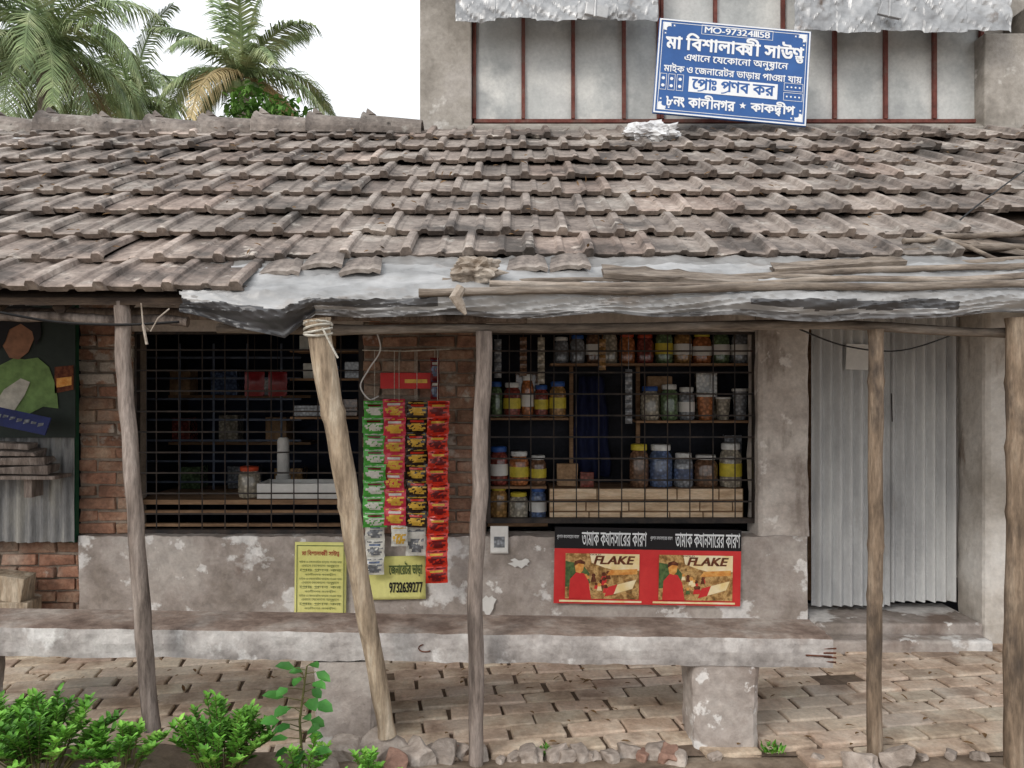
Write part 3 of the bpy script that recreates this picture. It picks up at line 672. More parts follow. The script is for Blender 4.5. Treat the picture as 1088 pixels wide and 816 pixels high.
# ---------------------------------------------------------------- bench
bn=thing('concrete_bench','long cracked concrete slab bench on masonry pillars in front of the shop','bench',(0,3.6,0))
bx0,bx1=-2.7,PX(884,3.47)
def bz(x): return .525-.014*x-.006
def fn_top(u,v):
    x=bx0+u*(bx1-bx0); return (x+(.03*noise.noise(Vector((0,v*6,1))) if u==1 else 0),3.46+v*.28+(.008*noise.noise(Vector((x*5,0,5)))+.005*noise.noise(Vector((x*22,0,5))) if v==0 else 0),bz(x)+.004*noise.noise(Vector((x*5,v*4,0)))-(.004 if v==0 else 0)*(1+noise.noise(Vector((x*12,3,0)))))
b=B(); b.grid(fn_top,220,8); obj('bench_top',b,M['benchtop'],bn,smooth=True)
b=B(); 
def fn_f(u,v):
    x=bx0+u*(bx1-bx0); zt_=fn_top(u,0)[2]; th=.122+.008*noise.noise(Vector((x*3,0,8)))+.004*noise.noise(Vector((x*19,0,8)))
    return (fn_top(u,0)[0],fn_top(u,0)[1]-.003*math.sin(v*3.14)+(.005*noise.noise(Vector((x*12,v*3,0))) if 0<v<1 else 0),zt_-th*(1-v)) 
b.grid(fn_f,220,6)
b.grid(lambda u,v:(fn_top(u,0)[0],fn_f(u,0)[1]+v*(fn_top(u,1)[1]-fn_f(u,0)[1]),fn_f(u,0)[2]),220,2)
b.grid(lambda u,v:(fn_top(u,1)[0],fn_top(u,1)[1],fn_top(u,1)[2]-.12*v),220,1)
b.grid(lambda u,v:(fn_top(1,u)[0],fn_top(1,u)[1],fn_top(1,u)[2]-.12*v),6,1)
obj('bench_slab',b,M['benchc'],bn)
for (xa,xb) in ((-.86,-.59),(.79,1.075),(-2.62,-2.36)):
    roughcol('leg',M['plaster'],xa,xb,3.47,3.74,-.02,.395,.010,bn)
b=B()
for i in range(4): b.tube([(bx1-.04,3.462,.40+.018*i),(bx1+U(.005,.02),3.455,.398+.02*i)],.004,5)
b.tube([(bx1-.12,3.452,.43),(bx1-.01,3.45,.425)],.004,5)
px_=PX(452,3.45); b.tube([(px_+.03*math.cos(a),3.452,.46+.016*math.sin(a)) for a in [math.pi*.6+i*.45 for i in range(9)]],.003,5)
obj('rebar',b,M['rust'],bn)

# ---------------------------------------------------------------- poles
def pole(name,top,bot,r0,r1,m,label,nodes=0,wob=.012):
    b=B(); n=50; pts=[];rs=[]
    sd=U(0,100); top=Vector(top);bot=Vector(bot)
    for i in range(n+1):
        f=i/n; p=bot.lerp(top,f)
        p+=Vector((wob*noise.noise(Vector((f*3,sd,0)))+wob*.3*noise.noise(Vector((f*11,sd,0))),wob*noise.noise(Vector((f*3,sd,9))),0))
        r=r1+(r0-r1)*f; r*=1+.08*noise.noise(Vector((f*12,sd,4)))
        if nodes:
            k=(f*nodes)%1; 
            if k<.06: r*=1.14
        pts.append(p);rs.append(r)
    b.tube(pts,rs,12)
    t=thing(name,label,'pole',bot); obj('shaft',b,m,t,smooth=True); return t
PY=3.33
pole('wooden_pole',P(126,320,PY),P(161,775,PY),.031,.034,M['greywood'],'dark weathered wooden pole, leftmost, standing on the soil bank',wob=.03)
pole('bamboo_pole',P(337,339,3.2),P(412,782,PY-.03),.050,.036,M['bamboo'],'thick pale bamboo pole leaning left with rope at its top',nodes=9,wob=.012)
pole('wooden_pole',P(512,352,PY+.02),P(500,812,PY),.034,.031,M['greywood'],'grey knotty wooden pole in front of the brick pier between windows',wob=.03)
pole('bamboo_pole',P(930,350,PY+.02),P(931,806,PY+.06),.030,.031,M['dullbamboo'],'straight slender bamboo pole in front of the tin door',nodes=8)
pole('bamboo_pole',P(1079,338,PY),P(1079,830,PY),.040,.040,M['dullbamboo'],'thick brown bamboo pole at the far right, before the whitewashed jamb',nodes=7)
b=B(); base=P(338,349,3.2)
for k in range(4):
    b.tube([base+Vector((.055*math.cos(a),.055*math.sin(a),.012*k-.02+.012*math.sin(a+k))) for a in [j*2*math.pi/14 for j in range(15)]],.005,5)
b.tube([base+Vector((.03,-.06,0)),base+Vector((.07,-.06,-.08)),base+Vector((.09,-.05,-.12))],.004,5)
tag(obj('rope',b,M['rope'],smooth=True),'pale rope wound round the top of the leaning bamboo pole','rope')
def stick(p0,p1,r,m,label,name='bamboo_stick',cat='stick',group=None,wob=.015,nodes=True):
    b=B(); n=40; p0=Vector(p0);p1=Vector(p1); sd=U(0,99);pts=[];rs=[]
    for i in range(n+1):
        f=i/n; p=p0.lerp(p1,f)+Vector((0,wob*noise.noise(Vector((f*4,sd,0))),wob*noise.noise(Vector((f*4,sd,7)))))
        pts.append(p); rs.append(r*(1+.12*noise.noise(Vector((f*20,sd,1))))*(1.15 if nodes and (f*7)%1<.06 else 1))
    b.tube(pts,rs,8); return tag(obj(name,b,m,smooth=True),label,cat,group)
stick((-1.25,PY+.06,1.832),(PX(1085,PY),PY+.06,1.838),.020,M['stick'],'long horizontal bamboo beam carrying the eave over the windows','eave_beam','beam',wob=.03)
stick((PX(-40,3.4),3.4,1.895),(PX(200,3.4),3.4,1.86),.022,M['greywood'],'dark horizontal beam under the left eave','eave_beam','beam')
stick((PX(-60,4.2),4.2,1.98),(PX(560,4.2),4.2,1.95),.03,M['greywood'],'dark beam further back under the left part of the roof','eave_beam','beam')
SL=[((445,311,3.20),(1100,302,3.24),.016,'lowest long bamboo stick lying on the tarpaulin along the eave'),
((520,304,3.27),(1100,293,3.30),.013,'second long bamboo stick along the eave, just above the lowest'),
((470,298,3.34),(900,297,3.36),.011,'thin bamboo stick lying behind the rag bundle on the eave'),
((700,296,3.38),(1110,281,3.42),.014,'bamboo stick rising to the right across the tarpaulin'),
((880,285,3.5),(1110,276,3.55),.015,'upper bamboo stick at the right end of the eave'),
((985,250,3.72),(1100,290,3.5),.011,'thin stick slanting down at the far right of the roof'),
((940,268,3.62),(1100,262,3.68),.017,'grey bamboo stick at the right lying where tiles are missing'),
((960,256,3.68),(1110,246,3.78),.013,'topmost grey bamboo stick where the right tiles are missing')]
for a,c,r,l in SL: stick(P(*a),P(*c),r,M['stick'],l,wob=.02)
def plank(p0,p1,w,th,label,m='stick'):
    p0=Vector(p0);p1=Vector(p1); d=(p1-p0); side=Vector((0,cR,sR))*w; up=Vector((0,-sR,cR))*th
    b=B(); 
    b.grid(lambda u,v:p0+d*u+side*(v-.5)*(1-.3*u)+up+up*.6*noise.noise(Vector((u*9,v*2,w*50))),14,2); b.grid(lambda u,v:p0+d*u+side*(v-.5)*(1-.3*u),14,2)
    b.grid(lambda u,v:p0+d*u-side*.5*(1-.3*u)+up*v,14,1)
    return tag(obj('wood_plank',b,M[m],solid=.004),label,'plank')
plank(P(640,290,3.38),P(805,302,3.33),.10,.02,'broken grey plank on the eave right of the rag bundle')
plank(P(1005,255,3.75),P(1100,270,3.7),.12,.02,'wide grey board at the right edge of the tiled roof')
plank(P(820,287,3.42),P(960,279,3.48),.07,.02,'short weathered board lying below the last tile row')
for i,(px,py,Y,l) in enumerate([(300,286,3.44,'first'),(345,278,3.48,'second'),(385,284,3.44,'third'),(560,282,3.46,'fourth'),(605,280,3.47,'fifth')]):
    b=B(); c=P(px,py,Y); w2=.09
    b.grid(lambda u,v:(c.x+(u-.5)*w2*2*(1-.15*v),c.y+(v-.5)*.14*cR,c.z+(v-.5)*.14*sR+.02*math.cos((u-.5)*3.0)+.012*(abs(u-.9)<.1)),10,3)
    tag(obj('broken_tile',b,M['tile'],solid=.018),f'loose broken clay tile on the tarpaulin edge, {l} from left','broken tile')
# tarp
tx0,tx1=PX(197,3.28),3.0
def rg(q): return (1-abs(noise.noise(q))*2)**2
def tarp(u,v):
    x=tx0+u*(tx1-tx0)
    e=noise.noise(Vector((x*1.1,0,4)))
    f2=noise.noise(Vector((x*4,0,14)))
    if x<-.92: hang=.09+.10*max(0,(x+1.34)/.42)**1.6
    elif x<-.80: hang=.19-.09*(x+.92)/.12
    else: hang=.098+.026*e
    hang+=.012*f2-.010*max(0,x-1)
    w=.012*noise.noise(Vector((x*3.0+v*2,v*4,0)))+.012*rg(Vector((x*4+v*8,v*4,3)))+.006*rg(Vector((x*11-v*12,v*9,9)))
    if v<.5:
        s=(.38+.06*noise.noise(Vector((x*1.7,7,0)))+.012*noise.noise(Vector((x*9,7,0))))*(1-v/.5)-.02
        p=roofp(x,s,.028+w)
    else:
        k=(v-.5)/.5; s=-.02
        fold=.016*math.sin(x*9+3*noise.noise(Vector((x*1.5,1,1)))+k*2.0)+.010*math.sin(x*23+k*4)
        bul=.045*math.sin(min(1,k*1.25)*math.pi)*(.6+.7*noise.noise(Vector((x*2.2,k,6))))
        p=roofp(x,s,.028+w*(1-k))+Vector((0,-bul+fold*k-w*k*1.2,-hang*k-.006*k*math.sin(x*11+k)))
    if u==0: p.x+=.04*noise.noise(Vector((v*5,0,0)))
    return p
def tc(u,v):
    x=tx0+u*(tx1-tx0)
    n_=noise.noise(Vector((x*1.8,v*3,2)))+.5*noise.noise(Vector((x*7,v*6,2)))
    if x<-.8:
        if v>.64+.12*n_+.1*(-.8-x): return (.13,.13,.14)
    elif x<-.3:
        if .66+.1*n_<v<.82: return (.2,.2,.21)
    elif .95<x<1.8:
        if .66+.08*n_<v<.82+.1*n_: return (.18,.18,.19)
    if v>.92+.1*n_: return (.34,.33,.33)
    if v<.12: return (.66,.64,.62)
    k=1.02+.16*n_
    return (k,k,k)
b=B(); b.grid(tarp,600,48,0,tc); tag(obj('tarpaulin',b,M['tarp'],smooth=True),'grey and black plastic tarpaulin draped along the eave','tarpaulin')
def crumple(name,c,sx,sy,sz,m,label,cat,seed=1,fr=6):
    b=B(); bm=bmesh.new(); bmesh.ops.create_icosphere(bm,subdivisions=4,radius=1)
    for v in bm.verts:
        n_=noise.noise(v.co*2+Vector((seed,0,0)))*.5+noise.noise(v.co*fr+Vector((seed,3,0)))*.35
        v.co*=1+n_; v.co.x*=sx;v.co.y*=sy;v.co.z*=sz
    vs=[v.co+Vector(c) for v in bm.verts]; fs=[[v.index for v in f.verts] for f in bm.faces]; bm.free()
    b.add(vs,fs); return tag(obj(name,b,m),label,cat)
crumple('rag_bundle',P(506,288,3.33),.10,.07,.055,M['clothrag'],'crumpled rag bundle on the eave above the third pole','rag',2,4)
crumple('plastic_scrap',P(692,141,5.5),.17,.08,.07,M['plastic'],'crumpled white plastic sheet on the roof below the blue signboard','plastic sheet',5,8)
crumple('plastic_scrap',P(15,150,5.55),.2,.05,.015,M['plastic'],'thin white plastic scrap lying on the roof below the ridge at left','plastic sheet',8,8)
b=B(); b.tube([P(150,322,3.25),P(152,345,3.25),P(160,352,3.25),P(168,338,3.25),P(180,328,3.25)],.003,5); b.tube([P(152,345,3.25),P(156,366,3.24)],.006,6)
tag(obj('rope',b,M['clothrag'],smooth=True),'short loop of rope hanging from the left eave','rope')
b=B(); b.tube([P(490,305,3.15),P(484,316,3.14),P(490,326,3.14),P(495,334,3.14)],[.02,.026,.018,.006],8); tag(obj('cloth_tail',b,M['clothrag']),'torn cloth tail hanging below the rag bundle','rag')
def wire(pts,r,m,label):
    P_=[Vector(p) for p in pts]; out=[]
    Q=[P_[0]]+P_+[P_[-1]]
    for i in range(1,len(Q)-2):
        for k in range(8):
            t=k/8; a,b_,c,d=Q[i-1],Q[i],Q[i+1],Q[i+2]
            out.append(.5*((2*b_)+(c-a)*t+(2*a-5*b_+4*c-d)*t*t+(-a+3*b_-3*c+d)*t**3))
    out.append(P_[-1]); b=B(); b.tube(out,r,6); return tag(obj('cable',b,m,smooth=True),label,'cable')
wire([P(400,352,4.2),P(404,372,4.25),P(392,392,4.3),P(383,410,4.35),P(392,424,4.4),P(402,421,4.45)],.004,M['whitewire'],'white cable curling down above the green packet strip')
wire([P(850,350,3.6),P(900,368,3.8),P(960,372,4.0),P(1022,352,4.4)],.004,M['blackwire'],'black cable sagging in front of the top of the tin door')
wire([P(1000,255,3.8),P(1030,225,4.0),P(1090,180,4.4)],.004,M['blackwire'],'black cable rising over the right side of the roof')
wire([P(0,332,3.25),P(60,342,3.3),P(130,345,3.3),P(190,342,3.3)],.006,M['blackwire'],'black cable running under the left eave')

# ---------------------------------------------------------------- upper building
YU=6.0
ub=thing('upper_building','pale cement building rising behind the tiled roof, with red framed windows','building',(1.5,YU,0))
def ubx(name,pa,pb,pya,pyb,y0,y1,m,bev=.01):
    b=B(); b.box(PX(pa,y0),PX(pb,y0),y0,y1,PZ(pyb,y0),PZ(pya,y0)); return obj(name,b,m,ub,bevel=bev)
ubx('pillar',446,501,-60,175,YU,YU+.4,M['uwall'])
ubx('pillar',1046,1100,35,175,YU-.05,YU+.4,M['uwall'])
ubx('sill',501.5,1045,131,180,YU-.02,YU+.4,M['uwall'])
ubx('sill_ledge',470,1046,133,140,YU-.07,YU-.022,M['uwall'])
ubx('lintel',501.5,1100,-60,-20,YU,YU+.4,M['uwall'])
b=B(); b.box(PX(446,YU+.4),PX(1200,YU),YU+.41,YU+3,0,PZ(-60,YU)); obj('rear_wall',b,M['whitewash'],ub)
b=B(); b.box(PX(1101,YU),PX(1400,YU),YU,YU+.4,0,PZ(0,YU)); obj('side_wall',b,M['uwall'],ub)
def uwin(pa,pb,muls,label,zb=130,zt=-18):
    Y=YU+.06; t=.026
    x0,x1,z0,z1=PX(pa,Y),PX(pb,Y),PZ(zb,Y),PZ(zt,Y)
    b=B(); b.box(x0,x1,Y,Y+.05,z0,z0+t); w=obj('window',b,M['redframe'],ub,label=label)
    b=B(); b.box(x0,x1,Y,Y+.05,z1-t,z1); obj('frame',b,M['redframe'],w)
    ms=[pa]+muls+[pb]
    for m_ in ms:
        xx=PX(m_,Y); b=B(); b.box(xx-t/2,xx+t/2,Y-.012,Y+.054,z0+t+.001,z1-t-.001); obj('mullion',b,M['redframe'],w)
    for i in range(len(ms)-1):
        b=B(); xa,xb=PX(ms[i],Y)+.014,PX(ms[i+1],Y)-.014; b.box(xa,xb,Y+.02,Y+.03,z0+t,z1-t); obj('pane',b,M['pane'],w)
    return w
uwin(504,700,[556,609,663],'left upper window with red mullions')
uwin(703,1043,[760,832,887,941,993],'right upper window with red mullions partly behind the sign')
def awn(u,v,pa,pb,pt,pbm,seed):
    px=pa+(pb-pa)*u; Y=5.86-.14*(1-v); st=int(u*5+seed)%2
    py=pbm-3*st+(pt-pbm)*v+2.0*noise.noise(Vector((u*5,seed,0)))*(1-v)
    p=P(px,py,Y); p.y+=.02*noise.noise(Vector((u*5,v*3,seed)))+.018*rg(Vector((u*8+v*3,v*3,seed)))-.010*rg(Vector((u*19-v*5,v*5,seed+4)))+.010*st; return p
for i,(pa,pb,pbm) in enumerate(((484,700,22),(845,1075,34))):
    b=B(); b.grid(lambda u,v:awn(u,v,pa,pb,-50,pbm,i*7),160,24); obj('metal_awning',b,M['awn'],ub,solid=.002)
for px in (622,935):
    b=B(); b.box(PX(px,5.66),PX(px+24,5.66),5.66,5.70,PZ(17,5.66),PZ(4,5.66),rot=(0,.2,0),jit=.01); b.tube([P(px+10,18,5.66),P(px+12,-20,5.66)],.012,6); obj('bracket',b,M['awn'],ub,bevel=.004)

# ---------------------------------------------------------------- signboard
SY=5.62
tl,tr,br,bl=P(700,16,SY),P(862,31,SY),P(857,138,SY),P(693,122,SY)
ctr=(tl+tr+br+bl)/4; sw_=(tr-tl).length; sh=(tl-bl).length
sg=thing('signboard','blue signboard with white lettering leaning against the upper windows','sign',ctr,rot=(R(-6),R(5.2),0))
b=B(); b.box(-sw_/2,sw_/2,-.006,.012,-sh/2,sh/2); obj('board',b,M['signblue'],sg,local=True,bevel=.003)
def rect(b,x0,x1,z0,z1,y=-.0085,mi=0): b.quad((x0,y,z0),(x1,y,z0),(x1,y,z1),(x0,y,z1),mi)
def ring(b,x0,x1,z0,z1,t,y=-.0085):
    rect(b,x0,x1,z1-t,z1,y);rect(b,x0,x1,z0,z0+t,y);rect(b,x0,x0+t,z0+t,z1-t,y);rect(b,x1-t,x1,z0+t,z1-t,y)
b=B(); ring(b,-sw_*.5+.004,sw_*.5-.004,-sh*.5+.004,sh*.5-.004,.010); ring(b,-sw_*.475,sw_*.475,-sh*.46,sh*.46,.004)
for sx in (-1,1):
    for sz in (-1,1):
        for k in range(5):
            cx,cz=sx*(sw_*.455-(.03,.06)[k==3]*(k in(1,3))),sz*(sh*.43-(.03,.06)[k==4]*(k in(2,4))); n=8; s_=.014 if k<3 else .009
            b.add([(cx+s_*math.cos(j*math.pi/4)*(1 if j%2 else .5),-.0087,cz+s_*math.sin(j*math.pi/4)*(1 if j%2 else .5)) for j in range(n)],[tuple(range(n))])
        b.add([(sx*(sw_*.47),-.0086,sz*sh*.455),(sx*(sw_*.47-.055),-.0086,sz*sh*.455),(sx*(sw_*.455-.02),-.0086,sz*(sh*.43-.008)),(sx*sw_*.47,-.0086,sz*(sh*.455-.055))],[(0,1,2,3)])
obj('border',b,M['white'],sg,local=True)
W_,H_=sw_,sh
def ST(s,x0,x1,z0,z1,bold=.02,m='white'): return text(s,x0*W_,x1*W_,z0*H_,z1*H_,-.0092,M[m],sg,bold=bold)
b=B(); ring(b,-.22*W_,.25*W_,.365*H_,.465*H_,.003,-.0088); rect(b,-.28*W_,.30*W_,-.250*H_,-.090*H_,-.0088)
for k in range(3):
    x0=(-.47+.055*k)*W_; ring(b,x0,x0+.045*W_,-.25*H_,-.08*H_,.003,-.0088)
    for zz in (-.205,-.13): 
        n=10; b.add([(x0+.0225*W_+.012*math.cos(j*2*math.pi/n),-.0089,zz*H_+.012*math.sin(j*2*math.pi/n)) for j in range(n)],[tuple(range(n))])
for (x0,z0) in ((.34,-.15),(.34,-.25)):
    ring(b,x0*W_,(x0+.125)*W_,z0*H_,(z0+.085)*H_,.003,-.0088)
    for q in range(4):
        n=8; cx_=(x0+.022+.027*q)*W_; cz_=(z0+.042)*H_; b.add([(cx_+.007*math.cos(j*2*math.pi/n),-.0089,cz_+.007*math.sin(j*2*math.pi/n)) for j in range(n)],[tuple(range(n))])
obj('emblem',b,M['white'],sg,local=True)
ST('MO-9732411158',-.20,.23,.382,.448,.02)
ST('মা বিশালাক্ষী সাউণ্ড',-.45,.46,.15,.365,.034)
ST('এখানে যেকোনো অনুষ্ঠানে',-.32,.36,.045,.145,.02)
ST('মাইক ও জেনারেটর ভাড়ায় পাওয়া যায়',-.45,.455,-.075,.035,.02)
ST('প্রোঃ প্রণব কর',-.26,.28,-.24,-.10,.03,'signblue')
ST('৮নং কালীনগর',-.42,.03,-.42,-.27,.034)
ST('কাকদ্বীপ',.13,.42,-.42,-.27,.034)
b=B(); cx,cz=.08*W_,-.345*H_; b.add([(cx+(.026 if j%2==0 else .011)*math.sin(j*math.pi/5),-.0089,cz+(.026 if j%2==0 else .011)*math.cos(j*math.pi/5)) for j in range(10)]+[(cx,-.0089,cz)],[(j,(j+1)%10,10) for j in range(10)]); obj('star',b,M['white'],sg,local=True)

# ---------------------------------------------------------------- left stall
b=B(); corr(b,PX(-110,4.9),PX(80,4.9),PZ(576,4.9),PZ(462,4.9),4.9,.013,.07); tag(obj('corrugated_panel',b,M['galvdirty'],solid=.002),'dark corrugated metal panel at the left edge beside the brick pier','metal panel')
for i,(py,dx,w_) in enumerate([(500,-60,112),(490,-50,95),(481,-70,105),(473,-55,80)]):
    b=B(); Y=4.72; b.box(PX(dx,Y),PX(dx+w_,Y),Y,Y+.13,PZ(py,Y)-.018,PZ(py,Y)+.018,rot=(0,U(-.06,.06),U(-.12,.12)),jit=.012)
    tag(obj('wood_plank',b,M['greywood'],bevel=.004),['lowest plank of the stack at the left edge','second plank up in the stack at the left edge','third plank up in the stack at the left edge','topmost plank of the stack at the left edge'][i],'plank')
b=B(); Y=4.7; b.box(PX(-110,Y),PX(58,Y),Y,Y+.18,PZ(506,Y)-.02,PZ(506,Y)); 
b.box(PX(20,Y),PX(28,Y),Y+.05,Y+.17,PZ(530,Y),PZ(506,Y)-.016)
tag(obj('wall_bracket_shelf',b,M['greywood']),'rough wooden ledge holding the plank stack at the left edge','ledge')
Y=4.85; t=thing('picture_poster','large dark poster with a figure in pale green at the left edge','poster',P(-10,400,Y))
b=B(); b.quad(P(-90,465,Y),P(80,465,Y),P(80,325,Y),P(-90,325,Y)); obj('backing',b,M['posterdark'],t,solid=.004)
def blob(pts,Y,m,name): 
    b=B(); b.add([P(x,y,Y) for x,y in pts],[tuple(range(len(pts)))]); return obj(name,b,M[m],t)
blob([(-10,440),(-12,404),(0,388),(16,380),(26,382),(40,380),(52,390),(60,412),(62,434),(46,432),(30,440)],Y-.006,'greencloth','printed_shirt')
blob([(10,380),(2,366),(4,348),(18,338),(32,344),(36,360),(30,374),(20,382)],Y-.008,'skin','printed_face')
blob([(0,372),(-8,350),(0,328),(22,322),(42,332),(44,356),(38,368),(34,352),(22,344),(10,350),(6,362)],Y-.010,'black','printed_hair')
blob([(-10,436),(4,414),(22,402),(32,406),(26,420),(14,438)],Y-.012,'whitecloth','printed_scarf')
blob([(58,418),(78,414),(78,388),(58,390)],Y-.006,'brownprint','printed_block')
blob([(60,412),(76,409),(76,400),(60,402)],Y-.008,'orangeprint','printed_stripe')
Y=4.66; t=thing('small_sign','small dark blue sign tilted below the poster at the left edge','sign',P(24,448,Y),rot=(R(-15),R(12),0))
b=B(); b.box(-.19,.15,0,.008,-.05,.055); obj('board',b,M['posterblue'],t,local=True)
b=B()
for k in range(7):
    x=-.16+k*.042; b.quad((x,-.003,U(-.02,0)),(x+.03,-.003,U(-.01,.01)),(x+.03,-.003,U(.012,.022)),(x,-.003,U(.008,.018)))
obj('white_marks',b,M['c_grey'],t,local=True)
b=B(); Y=4.75; b.box(PX(-30,Y),PX(28,Y),Y,Y+.16,PZ(655,Y),PZ(640,Y),jit=.006); b.box(PX(-30,Y),PX(22,Y),Y+.02,Y+.14,PZ(640,Y),PZ(612,Y),rot=(0,.15,0),jit=.014)
tag(obj('wooden_block',b,M['bamboo'],bevel=.006),'rough wooden block behind the bench at the left edge','wooden block')
b=B(); b.box(PX(77,4.97),PX(84,4.97),4.93,4.97,PZ(575,4.97),2.4); tag(obj('door_post',b,M['greenpaint']),'narrow dark green post left of the brick pier','post')

# ---------------------------------------------------------------- rubble
RB=[(368,788,3.24,.085,0,'flat grey stone left of the leaning bamboo pole foot'),(400,780,3.30,.10,0,'largest grey stone at the foot of the leaning bamboo pole'),(440,797,3.30,.08,0,'grey stone just right of the leaning bamboo pole foot'),(470,806,3.34,.07,0,'grey stone at the bottom edge left of the third pole foot'),(340,806,3.05,.07,0,'grey stone at the bottom edge under the sapling'),(420,806,3.16,.06,1,'brownish brick lump at the bottom edge by the bamboo pole'),(915,812,3.33,.06,0,'broad grey stone at the foot of the slender bamboo pole'),(952,812,3.33,.07,0,'grey stone right of the slender bamboo pole foot')]
for px in range(452,725,15): RB.append((px+U(-6,6),0,U(3.36,3.46),U(.022,.055),1 if rnd()<.2 else 0,None))
for px in (980,1010,1040,870,760): RB.append((px,0,3.38,U(.02,.035),0,None))
for i,(px,py,Y,r,k,lab) in enumerate(RB):
    p=Vector((PX(px,Y),Y,0)); g=bank_h(p.x,p.y)
    p.z=max(g,.0)+r*.30
    b=B(); bm=bmesh.new(); bmesh.ops.create_icosphere(bm,subdivisions=2,radius=1)
    for v in bm.verts:
        v.co=Vector([max(-.62,min(.62,q)) for q in v.co]); v.co*=1+.45*noise.noise(v.co*1.3+Vector((i*3,0,0))); v.co.x*=r*1.5;v.co.y*=r*1.1;v.co.z*=r*.95
    rm=Euler((U(-.3,.3),U(-.4,.4),U(0,3))).to_matrix()
    b.add([rm@v.co+p for v in bm.verts],[[v.index for v in f.verts] for f in bm.faces]); bm.free()
    o=obj('rubble_stone',b,M['rubblebrick' if k else 'stone'],bevel=.003)
    if lab: tag(o,lab,'stone')
    else: tag(o,'small rubble stone lying along the front edge of the brick paving','stone','small stones along the paving edge')

# ---------------------------------------------------------------- plants
def leaf(b,p,d,up,L_,w,c,mi=0):
    d=d.normalized(); s=d.cross(up)
    if s.length<1e-3: s=Vector((1,0,0))
    s.normalize(); nrm=s.cross(d)
    v=[p,p+d*L_*.35+s*w*.5+nrm*.1*w,p+d*L_*.75+s*w*.38,p+d*L_-nrm*.15*L_,p+d*L_*.75-s*w*.38,p+d*L_*.35-s*w*.5+nrm*.1*w,p+d*L_*.5-nrm*.12*w]
    b.add(v,[(0,1,6),(1,2,6),(2,3,6),(3,4,6),(4,5,6),(5,0,6)],mi,c)
def rv(): 
    while True:
        v=Vector((U(-1,1),U(-1,1),U(-1,1)))
        if .05<v.length<1: return v
def shrub(px,py_top,py_bot,wpx,Y,n,label,ls=.03):
    base=P(px,py_bot,Y); base.z=bank_h(base.x,base.y); top=PZ(py_top,Y); hh=top-base.z; ww=wpx/2/F*Y
    t=thing('leafy_shrub',label,'plant',base)
    st=B(); lf=B()
    for i in range(n):
        a=U(0,6.28); rr=math.sqrt(rnd()); tip=base+Vector((ww*rr*math.cos(a),.2*rr*math.sin(a),hh*(1-.45*rr*rr)*U(.5,1.05)))
        b0=base+Vector((ww*.35*rr*math.cos(a),.06*math.sin(a),0)); mid=b0.lerp(tip,.5)+Vector((0,0,.03))
        st.tube([b0,mid,tip],[.003,.0025,.0015],5)
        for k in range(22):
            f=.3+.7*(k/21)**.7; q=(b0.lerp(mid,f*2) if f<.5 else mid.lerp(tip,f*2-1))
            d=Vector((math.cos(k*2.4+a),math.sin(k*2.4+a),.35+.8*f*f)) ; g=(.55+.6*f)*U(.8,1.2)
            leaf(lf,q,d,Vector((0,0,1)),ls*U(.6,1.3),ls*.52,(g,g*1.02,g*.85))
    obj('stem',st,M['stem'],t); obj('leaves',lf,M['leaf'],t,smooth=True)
shrub(45,742,825,170,3.0,80,'wide bright green leafy shrub in the bottom left corner',.036)
shrub(5,740,825,80,3.15,34,'pale leafed shrub half cut by the left edge of the photo',.036)
shrub(232,742,825,120,2.98,64,'rounded bright green leafy shrub between the leftmost pole and the sapling',.034)
shrub(130,775,825,90,2.95,34,'low leafy shrub filling the gap before the leftmost pole',.03)
shrub(395,797,825,60,2.95,16,'small leafy weed at the bottom edge under the leaning bamboo pole',.026)
shrub(322,785,822,60,2.95,18,'small weed at the foot of the tall sapling',.026)
Y=3.05; base=P(322,815,Y); base.z=bank_h(base.x,base.y); tip=P(326,708,Y)
t=thing('leafy_sapling','tall broad leaved sapling in front of the left bench pillar','plant',base)
st=B(); lf=B(); st.tube([base,base.lerp(tip,.5)+Vector((-.02,0,0)),tip],[.006,.005,.003],6)
for i in range(24):
    f=.2+.8*i/23; p=base.lerp(tip,f)+Vector((-.02*math.sin(f*3.14),0,0)); a=i*2.4+.5+U(-.4,.4); d=Vector((math.cos(a),math.sin(a)*.6-.3,U(.1,.6))); q=p+d*U(.03,.07)
    st.tube([p,q],[.002,.0015],4); g=U(.8,1.5); leaf(lf,q,d+Vector((0,-.2,U(-.8,.1))),Vector((U(-.4,.4),-.5,1)),U(.05,.10),U(.035,.055),(g,g,g))
obj('stem',st,M['stem'],t); obj('leaves',lf,M['leafdark'],t,smooth=True)
for (px,py,Y,lab) in ((822,806,3.44,'small green weed tuft right of the right bench pillar'),(582,806,3.42,'tiny green weed tuft on the paving edge, right of the third pole')):
    b=B(); base=P(px,py,Y); base.z=.02
    for i in range(60): d=Vector((U(-1,1),U(-1,1),U(.4,1.4))); leaf(b,base+Vector((U(-.05,.05),U(-.03,.03),0)),d,Vector((0,0,1)),U(.02,.045),.012,(.7,.8,.5))
    o=tag(obj('weed_tuft',b,M['leaf']),lab,'weed')
b=B()
for i in range(260):
    s=U(.3,RS-.1); x=U(-3.6,3.6); p=roofp(x,s,.09); leaf(b,p,Vector((U(-1,1),U(-.3,.3),U(-.2,.2))),Vector((0,-sR,cR)),U(.02,.05),U(.008,.02),U(.6,1.6))
o=obj('dry_leaf_litter',b,M['dryleaf']); o['kind']='stuff'; tag(o,'dry leaves and bits scattered over the roof tiles','leaf litter')
b=B()
for i in range(240):
    p=Vector((U(-2.6,3.2),U(3.42,4.8),.047)); leaf(b,p,Vector((U(-1,1),U(-1,1),U(-.1,.1))),Vector((0,0,1)),U(.015,.05),U(.008,.02),U(.6,1.7))
